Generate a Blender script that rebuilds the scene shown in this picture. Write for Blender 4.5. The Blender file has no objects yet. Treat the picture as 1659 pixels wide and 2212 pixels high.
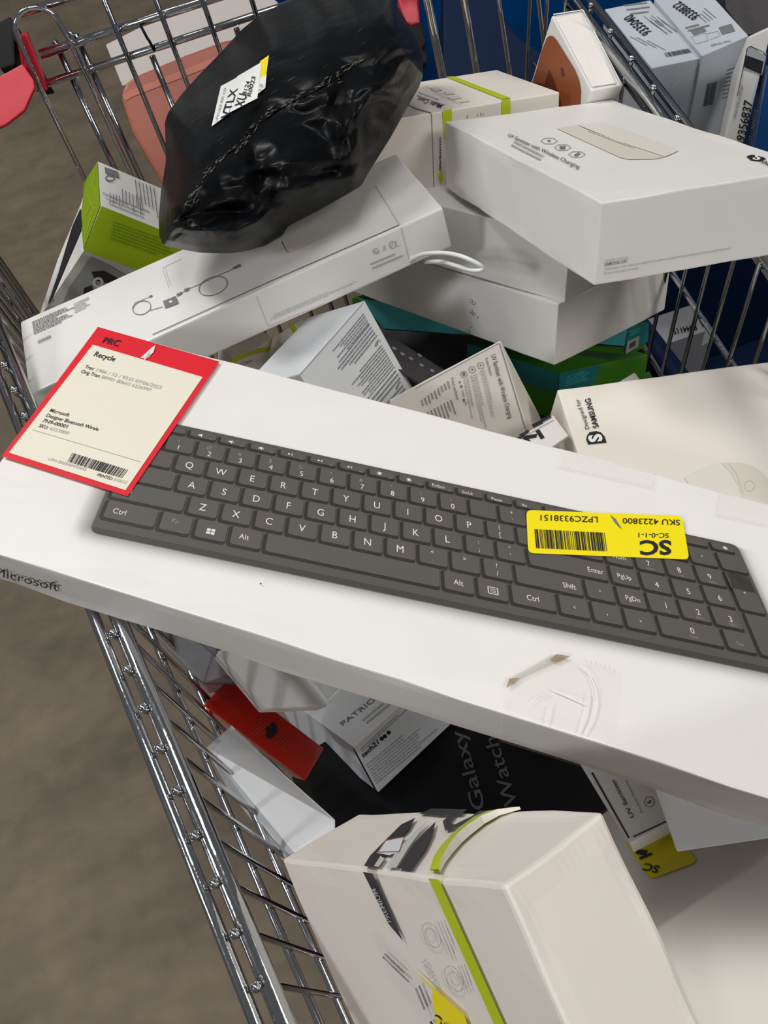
import bpy, bmesh, math, random
from mathutils import Vector, Matrix, noise
from mathutils.bvhtree import BVHTree

# ------------------------------------------------------------------ camera
F, CX, CY = 2000.0, 829.5, 1106.0            # focal length and centre in pixels of the 1659x2212 frame
W = Matrix(((0.924477, -0.365515, 0.108358), (-0.366513, -0.773879, 0.516507), (-0.10494, -0.517225, -0.849392)))
CAM = Vector((0, 0, 1.5))
cam_data = bpy.data.cameras.new('camera')
cam = bpy.data.objects.new('camera', cam_data)
bpy.context.scene.collection.objects.link(cam)
cx_, cy_, cz_ = W.col[0], W.col[1], W.col[2]
M = Matrix((cx_, -cy_, -cz_)).transposed().to_4x4()
M.translation = CAM
cam.matrix_world = M
cam_data.sensor_fit = 'HORIZONTAL'; cam_data.sensor_width = 36.0
cam_data.lens = F / 1659 * 36.0
cam_data.clip_start = 0.02; cam_data.clip_end = 60
bpy.context.scene.camera = cam

# ------------------------------------------------------------------ light
scn = bpy.context.scene
scn.view_settings.view_transform = 'Standard'
scn.view_settings.look = 'None'
scn.view_settings.exposure = 0.07
scn.view_settings.gamma = 1.0
world = bpy.data.worlds.new('warehouse'); scn.world = world; world.use_nodes = True
world.node_tree.nodes['Background'].inputs[0].default_value = (0.93, 0.97, 1.0, 1)
world.node_tree.nodes['Background'].inputs[1].default_value = 0.10

def lamp(name, loc, target, size, power, col, size_y=None):
    d = bpy.data.lights.new(name, 'AREA'); d.shape = 'RECTANGLE'; d.size = size; d.size_y = size_y or size
    d.energy = power; d.color = col
    o = bpy.data.objects.new(name, d); scn.collection.objects.link(o)
    o.location = loc; o.rotation_euler = (Vector(target) - Vector(loc)).to_track_quat('-Z', 'Y').to_euler()
    return o
lamp('ceiling_lamp', (-1.0, 1.9, 3.6), (0.1, 0.4, 1), 0.55, 46, (1.0, 0.985, 0.95), 1.2)
lamp('ceiling_lamp', (-2.4, -0.5, 3.0), (0, 0.2, 0.9), 0.35, 24, (0.97, 0.98, 1.0), 0.5)
lamp('ceiling_lamp', (1.9, -1.5, 3.4), (0.1, 0.2, 1), 1.0, 35, (1.0, 0.95, 0.89), 1.0)
lamp('ceiling_lamp', (0.4, 0.4, 4.6), (0.1, 0.4, 1), 1.2, 32, (1.0, 0.99, 0.97), 1.2)

# ------------------------------------------------------------------ picture maths: a pixel to a point of the place
def ray(u, v): return W @ Vector(((u - CX) / F, (v - CY) / F, 1.0))
def at(px, d): return CAM + ray(*px) * d
def on_plane(px, p, n):
    r = ray(*px); return CAM + r * (n.dot(p - CAM) / n.dot(r))
def on_z(px, z): return on_plane(px, Vector((0, 0, z)), Vector((0, 0, 1)))

# ------------------------------------------------------------------ materials
MATS = {}
def mat(name, col, rough=.5, metal=0., bump=0., bscale=20, spec=.5, var=0., coat=0., vscale=12, detail=4):
    m = bpy.data.materials.new(name); m.use_nodes = True; nt = m.node_tree; b = nt.nodes['Principled BSDF']
    b.inputs['Base Color'].default_value = (*col, 1); b.inputs['Roughness'].default_value = rough
    b.inputs['Metallic'].default_value = metal; b.inputs['Specular IOR Level'].default_value = spec
    b.inputs['Coat Weight'].default_value = coat; b.inputs['Coat Roughness'].default_value = .15
    tc = nt.nodes.new('ShaderNodeTexCoord')
    if bump:
        n = nt.nodes.new('ShaderNodeTexNoise'); n.inputs['Scale'].default_value = bscale; n.inputs['Detail'].default_value = detail
        nt.links.new(tc.outputs['Object'], n.inputs['Vector'])
        bp = nt.nodes.new('ShaderNodeBump'); bp.inputs['Strength'].default_value = bump; bp.inputs['Distance'].default_value = .01
        nt.links.new(n.outputs[0], bp.inputs['Height']); nt.links.new(bp.outputs[0], b.inputs['Normal'])
    if var:
        n = nt.nodes.new('ShaderNodeTexNoise'); n.inputs['Scale'].default_value = vscale; n.inputs['Detail'].default_value = 6
        nt.links.new(tc.outputs['Object'], n.inputs['Vector'])
        r = nt.nodes.new('ShaderNodeValToRGB'); e = r.color_ramp.elements
        e[0].position = .3; e[1].position = .7
        e[0].color = (*[c * (1 - var) for c in col], 1); e[1].color = (*[min(1, c * (1 + var)) for c in col], 1)
        nt.links.new(n.outputs[0], r.inputs[0]); nt.links.new(r.outputs[0], b.inputs['Base Color'])
    MATS[name] = m; return m
def s2l(r, g, b):
    f = lambda c: c / 12.92 if c <= .04045 else ((c + .055) / 1.055) ** 2.4
    return tuple(f(c / 255) for c in (r, g, b))
mat('white_card', s2l(232, 230, 226), .42, bump=.05, bscale=9, var=.015, vscale=30)
mat('white_card_warm', s2l(232, 225, 216), .5, bump=.06, bscale=10, var=.02, vscale=14)
mat('white_card_cool', s2l(226, 229, 233), .45, bump=.05, bscale=9)
mat('grey_print', s2l(120, 122, 124), .5)
mat('light_grey_print', s2l(172, 174, 174), .5)
mat('faint_print', s2l(200, 202, 200), .5)
mat('black_print', s2l(38, 38, 44), .4)
mat('white_print', s2l(236, 236, 232), .4)
mat('beige_print', s2l(217, 211, 199), .45)
mat('light_beige_print', s2l(226, 220, 211), .45)
mat('cream_paper', s2l(232, 226, 208), .55, bump=.03, bscale=30)
mat('red_print', s2l(226, 38, 52), .35, var=.06, vscale=30)
mat('yellow_sticker', s2l(246, 226, 14), .4)
mat('lime_print', s2l(184, 206, 20), .4)
mat('lime_card', s2l(168, 196, 12), .45, bump=.05, bscale=10)
mat('dark_lime_print', s2l(132, 158, 14), .45)
mat('keyboard_body', s2l(84, 80, 76), .42)
mat('keyboard_key', s2l(88, 84, 80), .42)
mat('keyboard_gap', s2l(44, 41, 39), .42)
mat('keyboard_gap_dark', s2l(66, 62, 60), .42)
mat('key_letter', s2l(226, 222, 212), .42)
mat('key_letter_dim', s2l(150, 146, 138), .42)
mat('chrome', (.62, .63, .65), .11, metal=1, bump=.05, bscale=60)
mat('dark_reflect_chrome', (.40, .41, .43), .12, metal=1, bump=.05, bscale=60)  # chrome darkened: dark reflections of the upright wires put into the base colour
mat('dull_chrome', (.55, .56, .58), .3, metal=1, bump=.12, bscale=80)
mat('black_poly', (.0035, .004, .005), .34, spec=.15)
def streaks():
    nt = MATS['black_poly'].node_tree; b = nt.nodes['Principled BSDF']; tc = nt.nodes.new('ShaderNodeTexCoord'); mp = nt.nodes.new('ShaderNodeMapping')
    mp.inputs['Rotation'].default_value = (0, 0, .9); mp.inputs['Scale'].default_value = (26, 70, 40)
    n = nt.nodes.new('ShaderNodeTexNoise'); n.inputs['Scale'].default_value = 1; n.inputs['Detail'].default_value = 3
    bp = nt.nodes.new('ShaderNodeBump'); bp.inputs['Strength'].default_value = .3; bp.inputs['Distance'].default_value = .003
    nt.links.new(tc.outputs['Object'], mp.inputs[0]); nt.links.new(mp.outputs[0], n.inputs['Vector']); nt.links.new(n.outputs[0], bp.inputs['Height']); nt.links.new(bp.outputs[0], b.inputs['Normal'])
streaks()
mat('red_plastic', s2l(196, 30, 52), .4, bump=.1, bscale=12)
mat('dark_plastic', s2l(14, 12, 14), .6, spec=.2)
mat('coral_plastic', s2l(156, 76, 56), .45, bump=.04, bscale=12)
mat('coral_light', s2l(180, 94, 72), .4)
mat('blue_plastic', s2l(0, 76, 146), .35, bump=.06, bscale=6)
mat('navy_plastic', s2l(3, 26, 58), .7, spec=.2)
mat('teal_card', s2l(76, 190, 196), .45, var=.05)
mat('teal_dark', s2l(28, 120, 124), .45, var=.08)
mat('green_card', s2l(60, 128, 20), .45)
mat('red_card', s2l(206, 40, 22), .28, bump=.03, bscale=14, coat=.4)
mat('black_card', (.004, .004, .005), .6, spec=.2)
mat('watch_letter', s2l(80, 86, 92), .4)
mat('shaded_white_card', s2l(192, 198, 208), .55)  # white card with the shade beyond the right rim put into its colour
mat('grey_paper', s2l(186, 180, 176), .6)
mat('grey_card', s2l(150, 150, 156), .55, bump=.05)
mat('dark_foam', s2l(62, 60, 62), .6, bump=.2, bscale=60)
mat('leather_print', s2l(150, 82, 48), .45)
mat('leather_dark', s2l(98, 46, 24), .45)
mat('white_cable', s2l(236, 238, 236), .35)
mat('poly_dust', s2l(92, 84, 72), .7); mat('scratch_grey', s2l(70, 68, 64), .4)
mat('tray_white', s2l(236, 232, 226), .5, bump=.2, bscale=26)
mat('tyre', s2l(24, 24, 26), .7)
def clear(name, a, rough, col=(1, 1, 1)):
    m = mat(name, col, rough); m.node_tree.nodes['Principled BSDF'].inputs['Alpha'].default_value = a
    nt = m.node_tree; b = nt.nodes['Principled BSDF']; tc = nt.nodes.new('ShaderNodeTexCoord')
    n = nt.nodes.new('ShaderNodeTexNoise'); n.inputs['Scale'].default_value = 30; n.inputs['Detail'].default_value = 3
    bp = nt.nodes.new('ShaderNodeBump'); bp.inputs['Strength'].default_value = .5; bp.inputs['Distance'].default_value = .01
    nt.links.new(tc.outputs['Object'], n.inputs['Vector']); nt.links.new(n.outputs[0], bp.inputs['Height']); nt.links.new(bp.outputs[0], b.inputs['Normal'])
    return m
clear('clear_tape', .10, .1, s2l(236, 232, 224)); clear('tape_edge', .35, .4, s2l(170, 164, 150)); clear('cling_film', .3, .12, s2l(230, 232, 236)); clear('dirty_glue', .75, .5, s2l(150, 130, 104))
def floor_mat():
    m = mat('concrete', s2l(104, 92, 76), .75); nt = m.node_tree; b = nt.nodes['Principled BSDF']
    tc = nt.nodes.new('ShaderNodeTexCoord')
    a = nt.nodes.new('ShaderNodeTexNoise'); a.inputs['Scale'].default_value = 3.2; a.inputs['Detail'].default_value = 8; a.inputs['Roughness'].default_value = .62
    c = nt.nodes.new('ShaderNodeTexNoise'); c.inputs['Scale'].default_value = 26; c.inputs['Detail'].default_value = 6
    mp = nt.nodes.new('ShaderNodeMapping'); mp.inputs['Scale'].default_value = (1, 2.4, 1)
    nt.links.new(tc.outputs['Object'], mp.inputs[0]); nt.links.new(mp.outputs[0], a.inputs['Vector']); nt.links.new(tc.outputs['Object'], c.inputs['Vector'])
    mx = nt.nodes.new('ShaderNodeMath'); mx.operation = 'MULTIPLY_ADD'; mx.inputs[1].default_value = .35
    nt.links.new(c.outputs[0], mx.inputs[0]); nt.links.new(a.outputs[0], mx.inputs[2])
    r = nt.nodes.new('ShaderNodeValToRGB'); e = r.color_ramp.elements
    e[0].position = .42; e[0].color = (*s2l(94, 85, 71), 1); e[1].position = .9; e[1].color = (*s2l(134, 120, 101), 1)
    nt.links.new(mx.outputs[0], r.inputs[0]); nt.links.new(r.outputs[0], b.inputs['Base Color'])
floor_mat()
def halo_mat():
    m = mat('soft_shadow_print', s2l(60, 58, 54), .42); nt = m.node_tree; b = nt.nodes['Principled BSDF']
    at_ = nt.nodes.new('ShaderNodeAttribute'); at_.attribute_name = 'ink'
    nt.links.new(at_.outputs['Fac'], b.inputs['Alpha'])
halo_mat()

# ------------------------------------------------------------------ mesh helpers
COL = scn.collection
def link(name, me, parent=None, loc=None):
    o = bpy.data.objects.new(name, me); COL.objects.link(o)
    if loc is not None: o.location = loc
    if parent is not None:
        o.parent = parent
        base = parent.location.copy() if parent.parent is None else parent.location + parent.parent.location
        if loc is None: loc = Vector((0, 0, 0))
        o.location = Vector(loc) - base
    return o
def mesh(name, verts, faces, mats, fmat=None, smooth=False):
    me = bpy.data.meshes.new(name); me.from_pydata([tuple(v) for v in verts], [], faces)
    for m in (mats if isinstance(mats, (list, tuple)) else [mats]): me.materials.append(MATS[m])
    if fmat: me.polygons.foreach_set('material_index', fmat)
    if smooth: me.polygons.foreach_set('use_smooth', [True] * len(me.polygons))
    me.update(); return me
def put(name, verts, faces, mats, parent=None, fmat=None, smooth=False, label=None):
    """mesh from world-space vertices; the object's origin sits at the low centre of the mesh"""
    c = sum((Vector(v) for v in verts), Vector()) / len(verts)
    if parent is None: c.z = min(v[2] for v in verts)
    me = mesh(name, [Vector(v) - c for v in verts], faces, mats, fmat, smooth)
    o = link(name, me, parent, c)
    if label: o['label'] = label
    return o
def tag(o, label, cat, group=None):
    o['label'] = label; o['category'] = cat
    if group: o['group'] = group
    return o
def tube(path, r, n=8, closed=False):
    V = []; Fc = []; up = None
    P = [Vector(p) for p in path]
    for i, p in enumerate(P):
        t = (P[min(i + 1, len(P) - 1)] - P[max(i - 1, 0)]).normalized()
        if up is None:
            up = t.orthogonal().normalized()
        up = (up - t * up.dot(t)).normalized(); s = t.cross(up)
        for k in range(n):
            a = 2 * math.pi * k / n; V.append(p + (up * math.cos(a) + s * math.sin(a)) * r)
    for i in range(len(P) - 1):
        for k in range(n):
            Fc.append((i * n + k, i * n + (k + 1) % n, (i + 1) * n + (k + 1) % n, (i + 1) * n + k))
    Fc.append(tuple(range(n))[::-1]); Fc.append(tuple((len(P) - 1) * n + k for k in range(n)))
    return V, Fc
def add(A, B):
    o = len(A[0]); A[0].extend(B[0]); A[1].extend([tuple(i + o for i in f) for f in B[1]]); return A

class Box:
    """A carton: corner O and three edge vectors, all in metres in the place."""
    def __init__(s, O, a, b, c, ta=1, tb=1, tc=1):
        s.O = Vector(O); s.a = Vector(a) * ta; s.b = Vector(b) * tb; s.c = Vector(c) * tc
    def p(s, i, j, k): return s.O + s.a * i + s.b * j + s.c * k
    def face(s, w):
        # w: two-letter face name plus 0/1 for near or far side; gives (point, outward normal)
        e = {'a': s.a, 'b': s.b, 'c': s.c}; x, y = e[w[0]], e[w[1]]
        z = e[({'a', 'b', 'c'} - {w[0], w[1]}).pop()]
        n = x.cross(y).normalized(); far = int(w[2])
        if n.dot(z) < 0: n = -n
        if not far: n = -n
        return (s.O + z * far, n)
    def build(s, name, mats, bevel=.0011, dent=.0, faces=None, parent=None, seed=0, seg=2):
        V = [s.p(i, j, k) for i in (0, 1) for j in (0, 1) for k in (0, 1)]
        base = sum(V, Vector()) / 8; 
        if parent is None: base.z = min(v.z for v in V)
        bm = bmesh.new(); vs = [bm.verts.new(v - base) for v in V]
        Q = {'bc0': (0, 1, 3, 2), 'bc1': (4, 6, 7, 5), 'ac0': (0, 4, 5, 1), 'ac1': (2, 3, 7, 6), 'ab0': (0, 2, 6, 4), 'ab1': (1, 5, 7, 3)}
        for k, q in Q.items():
            f = bm.faces.new([vs[i] for i in q])
            if faces and k in faces: f.material_index = faces[k]
        bmesh.ops.recalc_face_normals(bm, faces=bm.faces)
        if bevel: bmesh.ops.bevel(bm, geom=bm.edges[:], offset=bevel, segments=seg, affect='EDGES', profile=.6)
        if dent:
            bmesh.ops.subdivide_edges(bm, edges=[e for e in bm.edges if e.calc_length() > .02], cuts=14, use_grid_fill=True)
            A3 = [x.normalized() for x in (s.a, s.b, s.c)]; L3 = [x.length for x in (s.a, s.b, s.c)]
            inv = Matrix((s.a, s.b, s.c)).transposed().inverted(); o0 = s.O - base
            for v in bm.verts:
                q = inv @ (v.co - o0); dd = sorted(min(q[i], 1 - q[i]) * L3[i] for i in range(3))
                wgt = max(0, 1 - dd[1] / .007)
                if wgt: v.co += noise.noise_vector(v.co * 24 + Vector((seed * 3.1, 0, 0))) * dent * wgt
        me = bpy.data.meshes.new(name); bm.to_mesh(me); bm.free()
        for m in (mats if isinstance(mats, (list, tuple)) else [mats]): me.materials.append(MATS[m])
        s.obj = link(name, me, parent, base); return s.obj

def ppd(o, a, b, c):
    """box from four (pixel x, pixel y, distance) corners"""
    P = [at((q[0], q[1]), q[2]) for q in (o, a, b, c)]
    return Box(P[0], P[1] - P[0], P[2] - P[0], P[3] - P[0])

# decals: every one is flat print or a sticker lying on a real face
class Flat:
    def __init__(s, fc, off=.0006): s.P, s.n = fc; s.off = off
    def __call__(s, px, lift=0.): return on_plane(px, s.P, s.n) + s.n * (s.off + lift)
class Drape:
    def __init__(s, obj, off=.0012):
        dg = obj.data; s.t = BVHTree.FromPolygons([obj.location + v.co for v in dg.vertices], [p.vertices[:] for p in dg.polygons]); s.off = off
    def __call__(s, px, lift=0.):
        r = ray(*px).normalized(); h = s.t.ray_cast(CAM, r)
        if h[0] is None: return at(px, .6)
        return h[0] - r * (s.off + lift)
def poly(sf, pxs, m, parent, name='print', lift=0., label=None):
    V = [sf(p, lift) for p in pxs]
    return put(name, V, [tuple(range(len(V)))], m, parent, label=label)
def polys(sf, lst, mats, parent, name='print', lift=0., fm=None, kind=None):
    V = []; Fc = []
    for q in lst:
        Fc.append(tuple(range(len(V), len(V) + len(q)))); V += [sf(p, lift) for p in q]
    o = put(name, V, Fc, mats, parent, fmat=fm)
    if kind: o['kind'] = kind
    return o
_tc = {}; _ta = {}
def text_mesh(t, bold=0.):
    if (t, bold) in _tc: return _tc[(t, bold)]
    c = bpy.data.curves.new('t', 'FONT'); c.body = t; c.size = 1; c.resolution_u = 3; c.offset = bold
    o = bpy.data.objects.new('t', c); COL.objects.link(o)
    me = bpy.data.meshes.new_from_object(o)
    V = [v.co.copy() for v in me.vertices]; Fc = [tuple(p.vertices) for p in me.polygons]
    w0 = min(v.x for v in V); w1 = max(v.x for v in V)
    _ta[t] = (w1 - w0) / .70
    V = [((v.x - w0) / (w1 - w0), v.y / .70) for v in V]
    bpy.data.objects.remove(o); bpy.data.curves.remove(c); bpy.data.meshes.remove(me)
    _tc[(t, bold)] = (V, Fc); return V, Fc
def text(sf, items, m, parent, name='lettering', lift=.0003, bold=0.):
    """items: (string, baseline start, baseline end, top of first letter) in pixels, laid on the surface"""
    AV = []; AF = []
    for it in items:
        t, p0, p1, pu = it[:4]; V, Fc = text_mesh(t, bold)
        if isinstance(sf, Flat):
            A, B, C = sf(p0, lift), sf(p1, lift), sf(pu, lift)
            vv = [A + (B - A) * x + (C - A) * y for x, y in V]
        else:
            vv = [sf((p0[0] + (p1[0] - p0[0]) * x + (pu[0] - p0[0]) * y, p0[1] + (p1[1] - p0[1]) * x + (pu[1] - p0[1]) * y), lift) for x, y in V]
        o = len(AV); AV += vv; AF += [tuple(i + o for i in f) for f in Fc]
    return put(name, AV, AF, m, parent)
def fine(sf, p0, p1, p2, rows, m, parent, seed=0, h=.5, lift=.0002, skip=0., name='fine_print'):
    """rows of tiny unreadable print: p0 start of first row, p1 its end, p2 start of the last row"""
    rnd = random.Random(seed); q = []
    p0, p1, p2 = Vector(p0), Vector(p1), Vector(p2); d = (p2 - p0) / max(1, rows - 1)
    for r in range(rows):
        if rnd.random() < skip: continue
        L = rnd.uniform(.55, 1); x = 0; s = p0 + d * r; e = p1 - p0
        while x < L:
            w = rnd.uniform(.02, .07); a = s + e * x; b = s + e * min(L, x + w)
            q.append([a, b, b + d * h, a + d * h]); x += w + .012
    return polys(sf, q, m, parent, name, lift, kind='stuff')
def barcode(sf, q, m, parent, n=30, seed=1, lift=.0004, name='barcode'):
    """q: top-left, top-right, bottom-right, bottom-left"""
    rnd = random.Random(seed); a, b, c, d = [Vector(x) for x in q]; out = []; x = 0
    while x < .985:
        w = rnd.choice([.008, .008, .016, .024]); g = rnd.choice([.008, .01, .018])
        y = min(1, x + w); out.append([a.lerp(b, x), a.lerp(b, y), d.lerp(c, y), d.lerp(c, x)]); x = y + g
    return polys(sf, out, m, parent, name, lift, kind='stuff')
def ring(c, rx, ry, w=1.2, n=28, ang=0, a0=0, a1=2 * math.pi):
    out = []
    for i in range(n):
        t0, t1 = a0 + (a1 - a0) * i / n, a0 + (a1 - a0) * (i + 1) / n
        def P(t, k):
            x, y = (rx + k) * math.cos(t), (ry + k) * math.sin(t)
            return (c[0] + x * math.cos(ang) - y * math.sin(ang), c[1] + x * math.sin(ang) + y * math.cos(ang))
        out.append([P(t0, -w / 2), P(t1, -w / 2), P(t1, w / 2), P(t0, w / 2)])
    return out
def stroke(pts, w=1.2):
    out = []
    for p, q in zip(pts, pts[1:]):
        p, q = Vector(p), Vector(q); d = (q - p).normalized(); n = Vector((-d.y, d.x)) * w / 2
        out.append([p - n, q - n, q + n, p + n])
    return out
def hexa(c, rx, ry, w=1.0):
    P = [(c[0] + rx * math.cos(t), c[1] + ry * math.sin(t)) for t in [i * math.pi / 3 for i in range(7)]]
    return stroke(P, w)

# ------------------------------------------------------------------ the setting
fl = put('floor', [(-8, -7, 0), (9, -7, 0), (9, 10, 0), (-8, 10, 0)], [(0, 1, 2, 3)], 'concrete'); fl['kind'] = 'structure'

# ------------------------------------------------------------------ the shopping cart
cart = bpy.data.objects.new('shopping_cart', None); COL.objects.link(cart); cart.location = (0.13, 0.4, 0)
tag(cart, 'chrome wire shopping cart holding the heap of boxes', 'shopping cart')
def cpart(name, vf, m='chrome', label=None): return put(name, vf[0], vf[1], m, cart, smooth=True, label=label)
LX = lambda y: -0.0845 - 0.1135 * y            # left rail x at the rim
RX = lambda y: 0.365 + 0.093 * y               # right rail x
LD = Vector((0.0507, 0.0204, -1)); RD = Vector((-0.05, -0.06, -1))
Y0, Y1 = -0.22, 0.87
# rims: two rods a side with the wire ends between them
for side, X, s in (('left', LX, -1), ('right', RX, 1)):
    cpart('rail', tube([(X(Y0) + s * .0072, Y0, 1.0), (X(.3) + s * .0072, .3, 1.0), (X(Y1) + s * .0072, Y1, 1.0)], .0036, 12), label='outer rim rod')
    cpart('rail', tube([(X(Y0) - s * .0052, Y0, .998), (X(.3) - s * .0052, .3, .998), (X(Y1) - s * .0052, Y1, .998)], .0052, 12), label='thicker inner rim rod')
# side wires (y of the top end)
yl = [0.292 - 0.02695 * i for i in range(0, 18)] + [0.292 + 0.0276 * i for i in range(1, 21)]
for side, X, D, s, ys in (('left', LX, LD, -1, sorted(yl)), ('right', RX, RD, 1, [0.392 - .0288 * i for i in range(1, 18)] + [0.392 + .0290 * i for i in range(0, 5)] + [.508] + [.545 + .0437 * i for i in range(0, 8)])):
    for y in ys:
        x = X(y); top = Vector((x, y, 1.006))
        inn = Vector((x - s * .0055, y, .988)); bot = inn + D * .49
        cpart('wire', tube([top, Vector((x, y, .999)), Vector((x - s * .003, y, .9925)), inn, inn + D * .03, bot], .0019, 7), 'dark_reflect_chrome')
nub_v, nub_f = tube([(0, 0, 0), (0, 0, .0018), (0, 0, .0034), (0, 0, .0042)], .0028, 8)
nub_v = [Vector((v.x * (1 if v.z < .002 else .8 if v.z < .0038 else .35), v.y * (1 if v.z < .002 else .8 if v.z < .0038 else .35), v.z)) for v in nub_v]
nub = mesh('weld_bead', nub_v, nub_f, 'chrome', smooth=True)
for k, y in enumerate(sorted(yl)): link('weld_bead', nub, cart, Vector((LX(y), y, 1.004)))
for k in range(5): link('weld_bead', nub, cart, Vector((RX(.545 + .0437 * k), .545 + .0437 * k, 1.004)))
for k in range(6): link('weld_bead', nub, cart, Vector((RX(.392 - .0288 * k), .392 - .0288 * k, 1.004)))
# lengthwise rods on the side walls
for X, D, s, zs in ((LX, LD, -1, (.893, .802, .70)), (RX, RD, 1, (.982, .882, .772, .68))):
    for z in zs:
        q = lambda y: Vector((X(y) - s * .0055, y, .99)) + D * (.99 - z) + Vector((s * .0042, 0, 0))
        cpart('cross_rod', tube([q(Y0), q(.3), q(.84)], .0027, 9))
# far gate: leaning panel of wires with cross rods, plane through y=.87,z=1.03
def gate(x, z, dy=0.): return Vector((x + .037 * (1.0 - z), .86 - .323 * (1.0 - z) + dy, z))
for z, r, dy, x0, x1 in ((1.031, .0042, .005, -.045, .44), (1.008, .0036, .005, -.075, .44), (1.064, .0036, .006, -.045, .44), (.80, .0036, .006, -.16, .42)):
    cpart('cross_rod', tube([gate(x0, z, dy), gate((x0 + x1) / 2, z, dy), gate(x1, z, dy)], r, 10))
for x in (.028, .0715, .112, .156, .199, .242, .285, .3225, .3265, .362, .3985, .441, -.079, -.084, -.105, -.100, -.125, -.140, -.145):
    zt = 1.13 if x > 0 else 1.0
    cpart('wire', tube([gate(x, zt), gate(x, 1.0), gate(x, .58)], .0024 if x != .362 else .0036, 8), 'dark_reflect_chrome' if x < .3 else 'chrome')
arch = [gate(-.0555, .60), gate(-.0575, 1.0), gate(-.056, 1.045)]
for i in range(1, 10):
    t = math.pi * i / 10; arch.append(gate(-.0365 - .0195 * math.cos(t), 1.052 + .016 * math.sin(t)))
arch += [gate(-.0155, 1.04), gate(-.0135, 1.0), gate(-.0135, .60)]
cpart('wire', tube(arch, .0025, 8), label='looped wire at the corner of the gate')
for x in (-.028, -.008, .05, .135):
    cpart('wire', tube([gate(x, 1.035 if x < 0 else 1.0, .011), gate(x + .002, .9, .012), gate(x + .004, .60, .012)], .0029, 8), 'dark_reflect_chrome')
link('weld_bead', nub, cart, gate(-.012, 1.036, .008))
cpart('twist_tie', tube([gate(.0500, 1.031, .0), gate(.0515, 1.021, -.003), gate(.0525, 1.016, .002), gate(.0535, 1.008, 0)], .0013, 6), 'dark_plastic')
# red corner guard and flap (left end of the gate)
def slabq(pxs, ds, th, nrm=None):
    P = [at(p, d) for p, d in zip(pxs, ds)]
    n = (P[1] - P[0]).cross(P[2] - P[0]).normalized() if nrm is None else nrm
    if n.dot(P[0] - CAM) < 0: n = -n
    Q = [p + n * th for p in P]; k = len(P)
    Fc = [tuple(range(k)), tuple(range(2 * k - 1, k - 1, -1))] + [(i, i + k, (i + 1) % k + k, (i + 1) % k) for i in range(k)]
    return P + Q, Fc
def slab(name, pxs, ds, th, m, parent=None, bevel=.0012, label=None, mats=None, nrm=None):
    V, Fc = slabq(pxs, ds, th, nrm); c = sum(V, Vector()) / len(V)
    if parent is None: c.z = min(v.z for v in V)
    bm = bmesh.new(); vs = [bm.verts.new(v - c) for v in V]
    for f in Fc: bm.faces.new([vs[i] for i in f])
    bmesh.ops.recalc_face_normals(bm, faces=bm.faces)
    if bevel: bmesh.ops.bevel(bm, geom=bm.edges[:], offset=bevel, segments=2, affect='EDGES', profile=.6)
    me = bpy.data.meshes.new(name); bm.to_mesh(me); bm.free(); me.materials.append(MATS[m])
    o = link(name, me, parent, c)
    if label: o['label'] = label
    o_n = (V[1] - V[0]).cross(V[2] - V[0]).normalized()
    if o_n.dot(V[0] - CAM) > 0: o_n = -o_n
    o_p = V[0].copy(); return o, (o_p, o_n)
slab('corner_guard', [(36, 82), (58, 70), (92, 160), (104, 196), (72, 200), (48, 150)], [.83, .83, .85, .86, .86, .85], .02, 'red_plastic', cart, .002, 'red plastic corner guard')
slab('corner_guard', [(-25, 60), (20, 34), (46, 70), (86, 150), (104, 182), (80, 186), (52, 120), (30, 86), (34, 140), (0, 150)], [.86] * 10, .02, 'dark_plastic', cart, .002, 'black inner side of the corner guard')
slab('plastic_flap', [(-40, 186), (48, 138), (72, 172), (74, 190), (52, 238), (14, 268), (-40, 292)], [.84] * 7, .004, 'red_plastic', cart, .001, 'loose red plastic flap')
slab('corner_guard', [(858, -8), (904, -8), (907, 48), (888, 54), (874, 48)], [.93, .93, .93, .93, .93], .015, 'red_plastic', cart, .002, 'small red block with a black clip')
slab('clip', [(884, 56), (912, 48), (921, 90), (912, 104), (926, 118), (922, 136), (900, 138), (890, 110)], [.9] * 8, .012, 'dark_plastic', cart, .002, 'black plastic clip')
# basket floor, chassis and wheels
for i in range(16):
    y = -.18 + i * .06
    cpart('floor_wire', tube([(LX(y) + .033, y, .500), (RX(y) - .035, y, .500)], .002, 6), 'dull_chrome')
for x in (-.04, .06, .16, .26, .36): cpart('floor_wire', tube([(x, -.2, .496), (x, .78, .496)], .0025, 6), 'dull_chrome')
for x in (-.06, .34):
    cpart('chassis_tube', tube([(x, -.15, .49), (x, -.12, .25), (x, .3, .2), (x, .78, .2), (x, .80, .48)], .011, 10), 'dull_chrome')
    for y in (-.1, .74):
        cpart('castor_fork', tube([(x, y, .21), (x, y - .01, .13), (x, y - .02, .062)], .009, 8), 'dull_chrome')
        V, Fc = tube([(x - .015, y - .02, .062), (x + .015, y - .02, .062)], .062, 20); cpart('wheel', (V, Fc), 'tyre')
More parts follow.
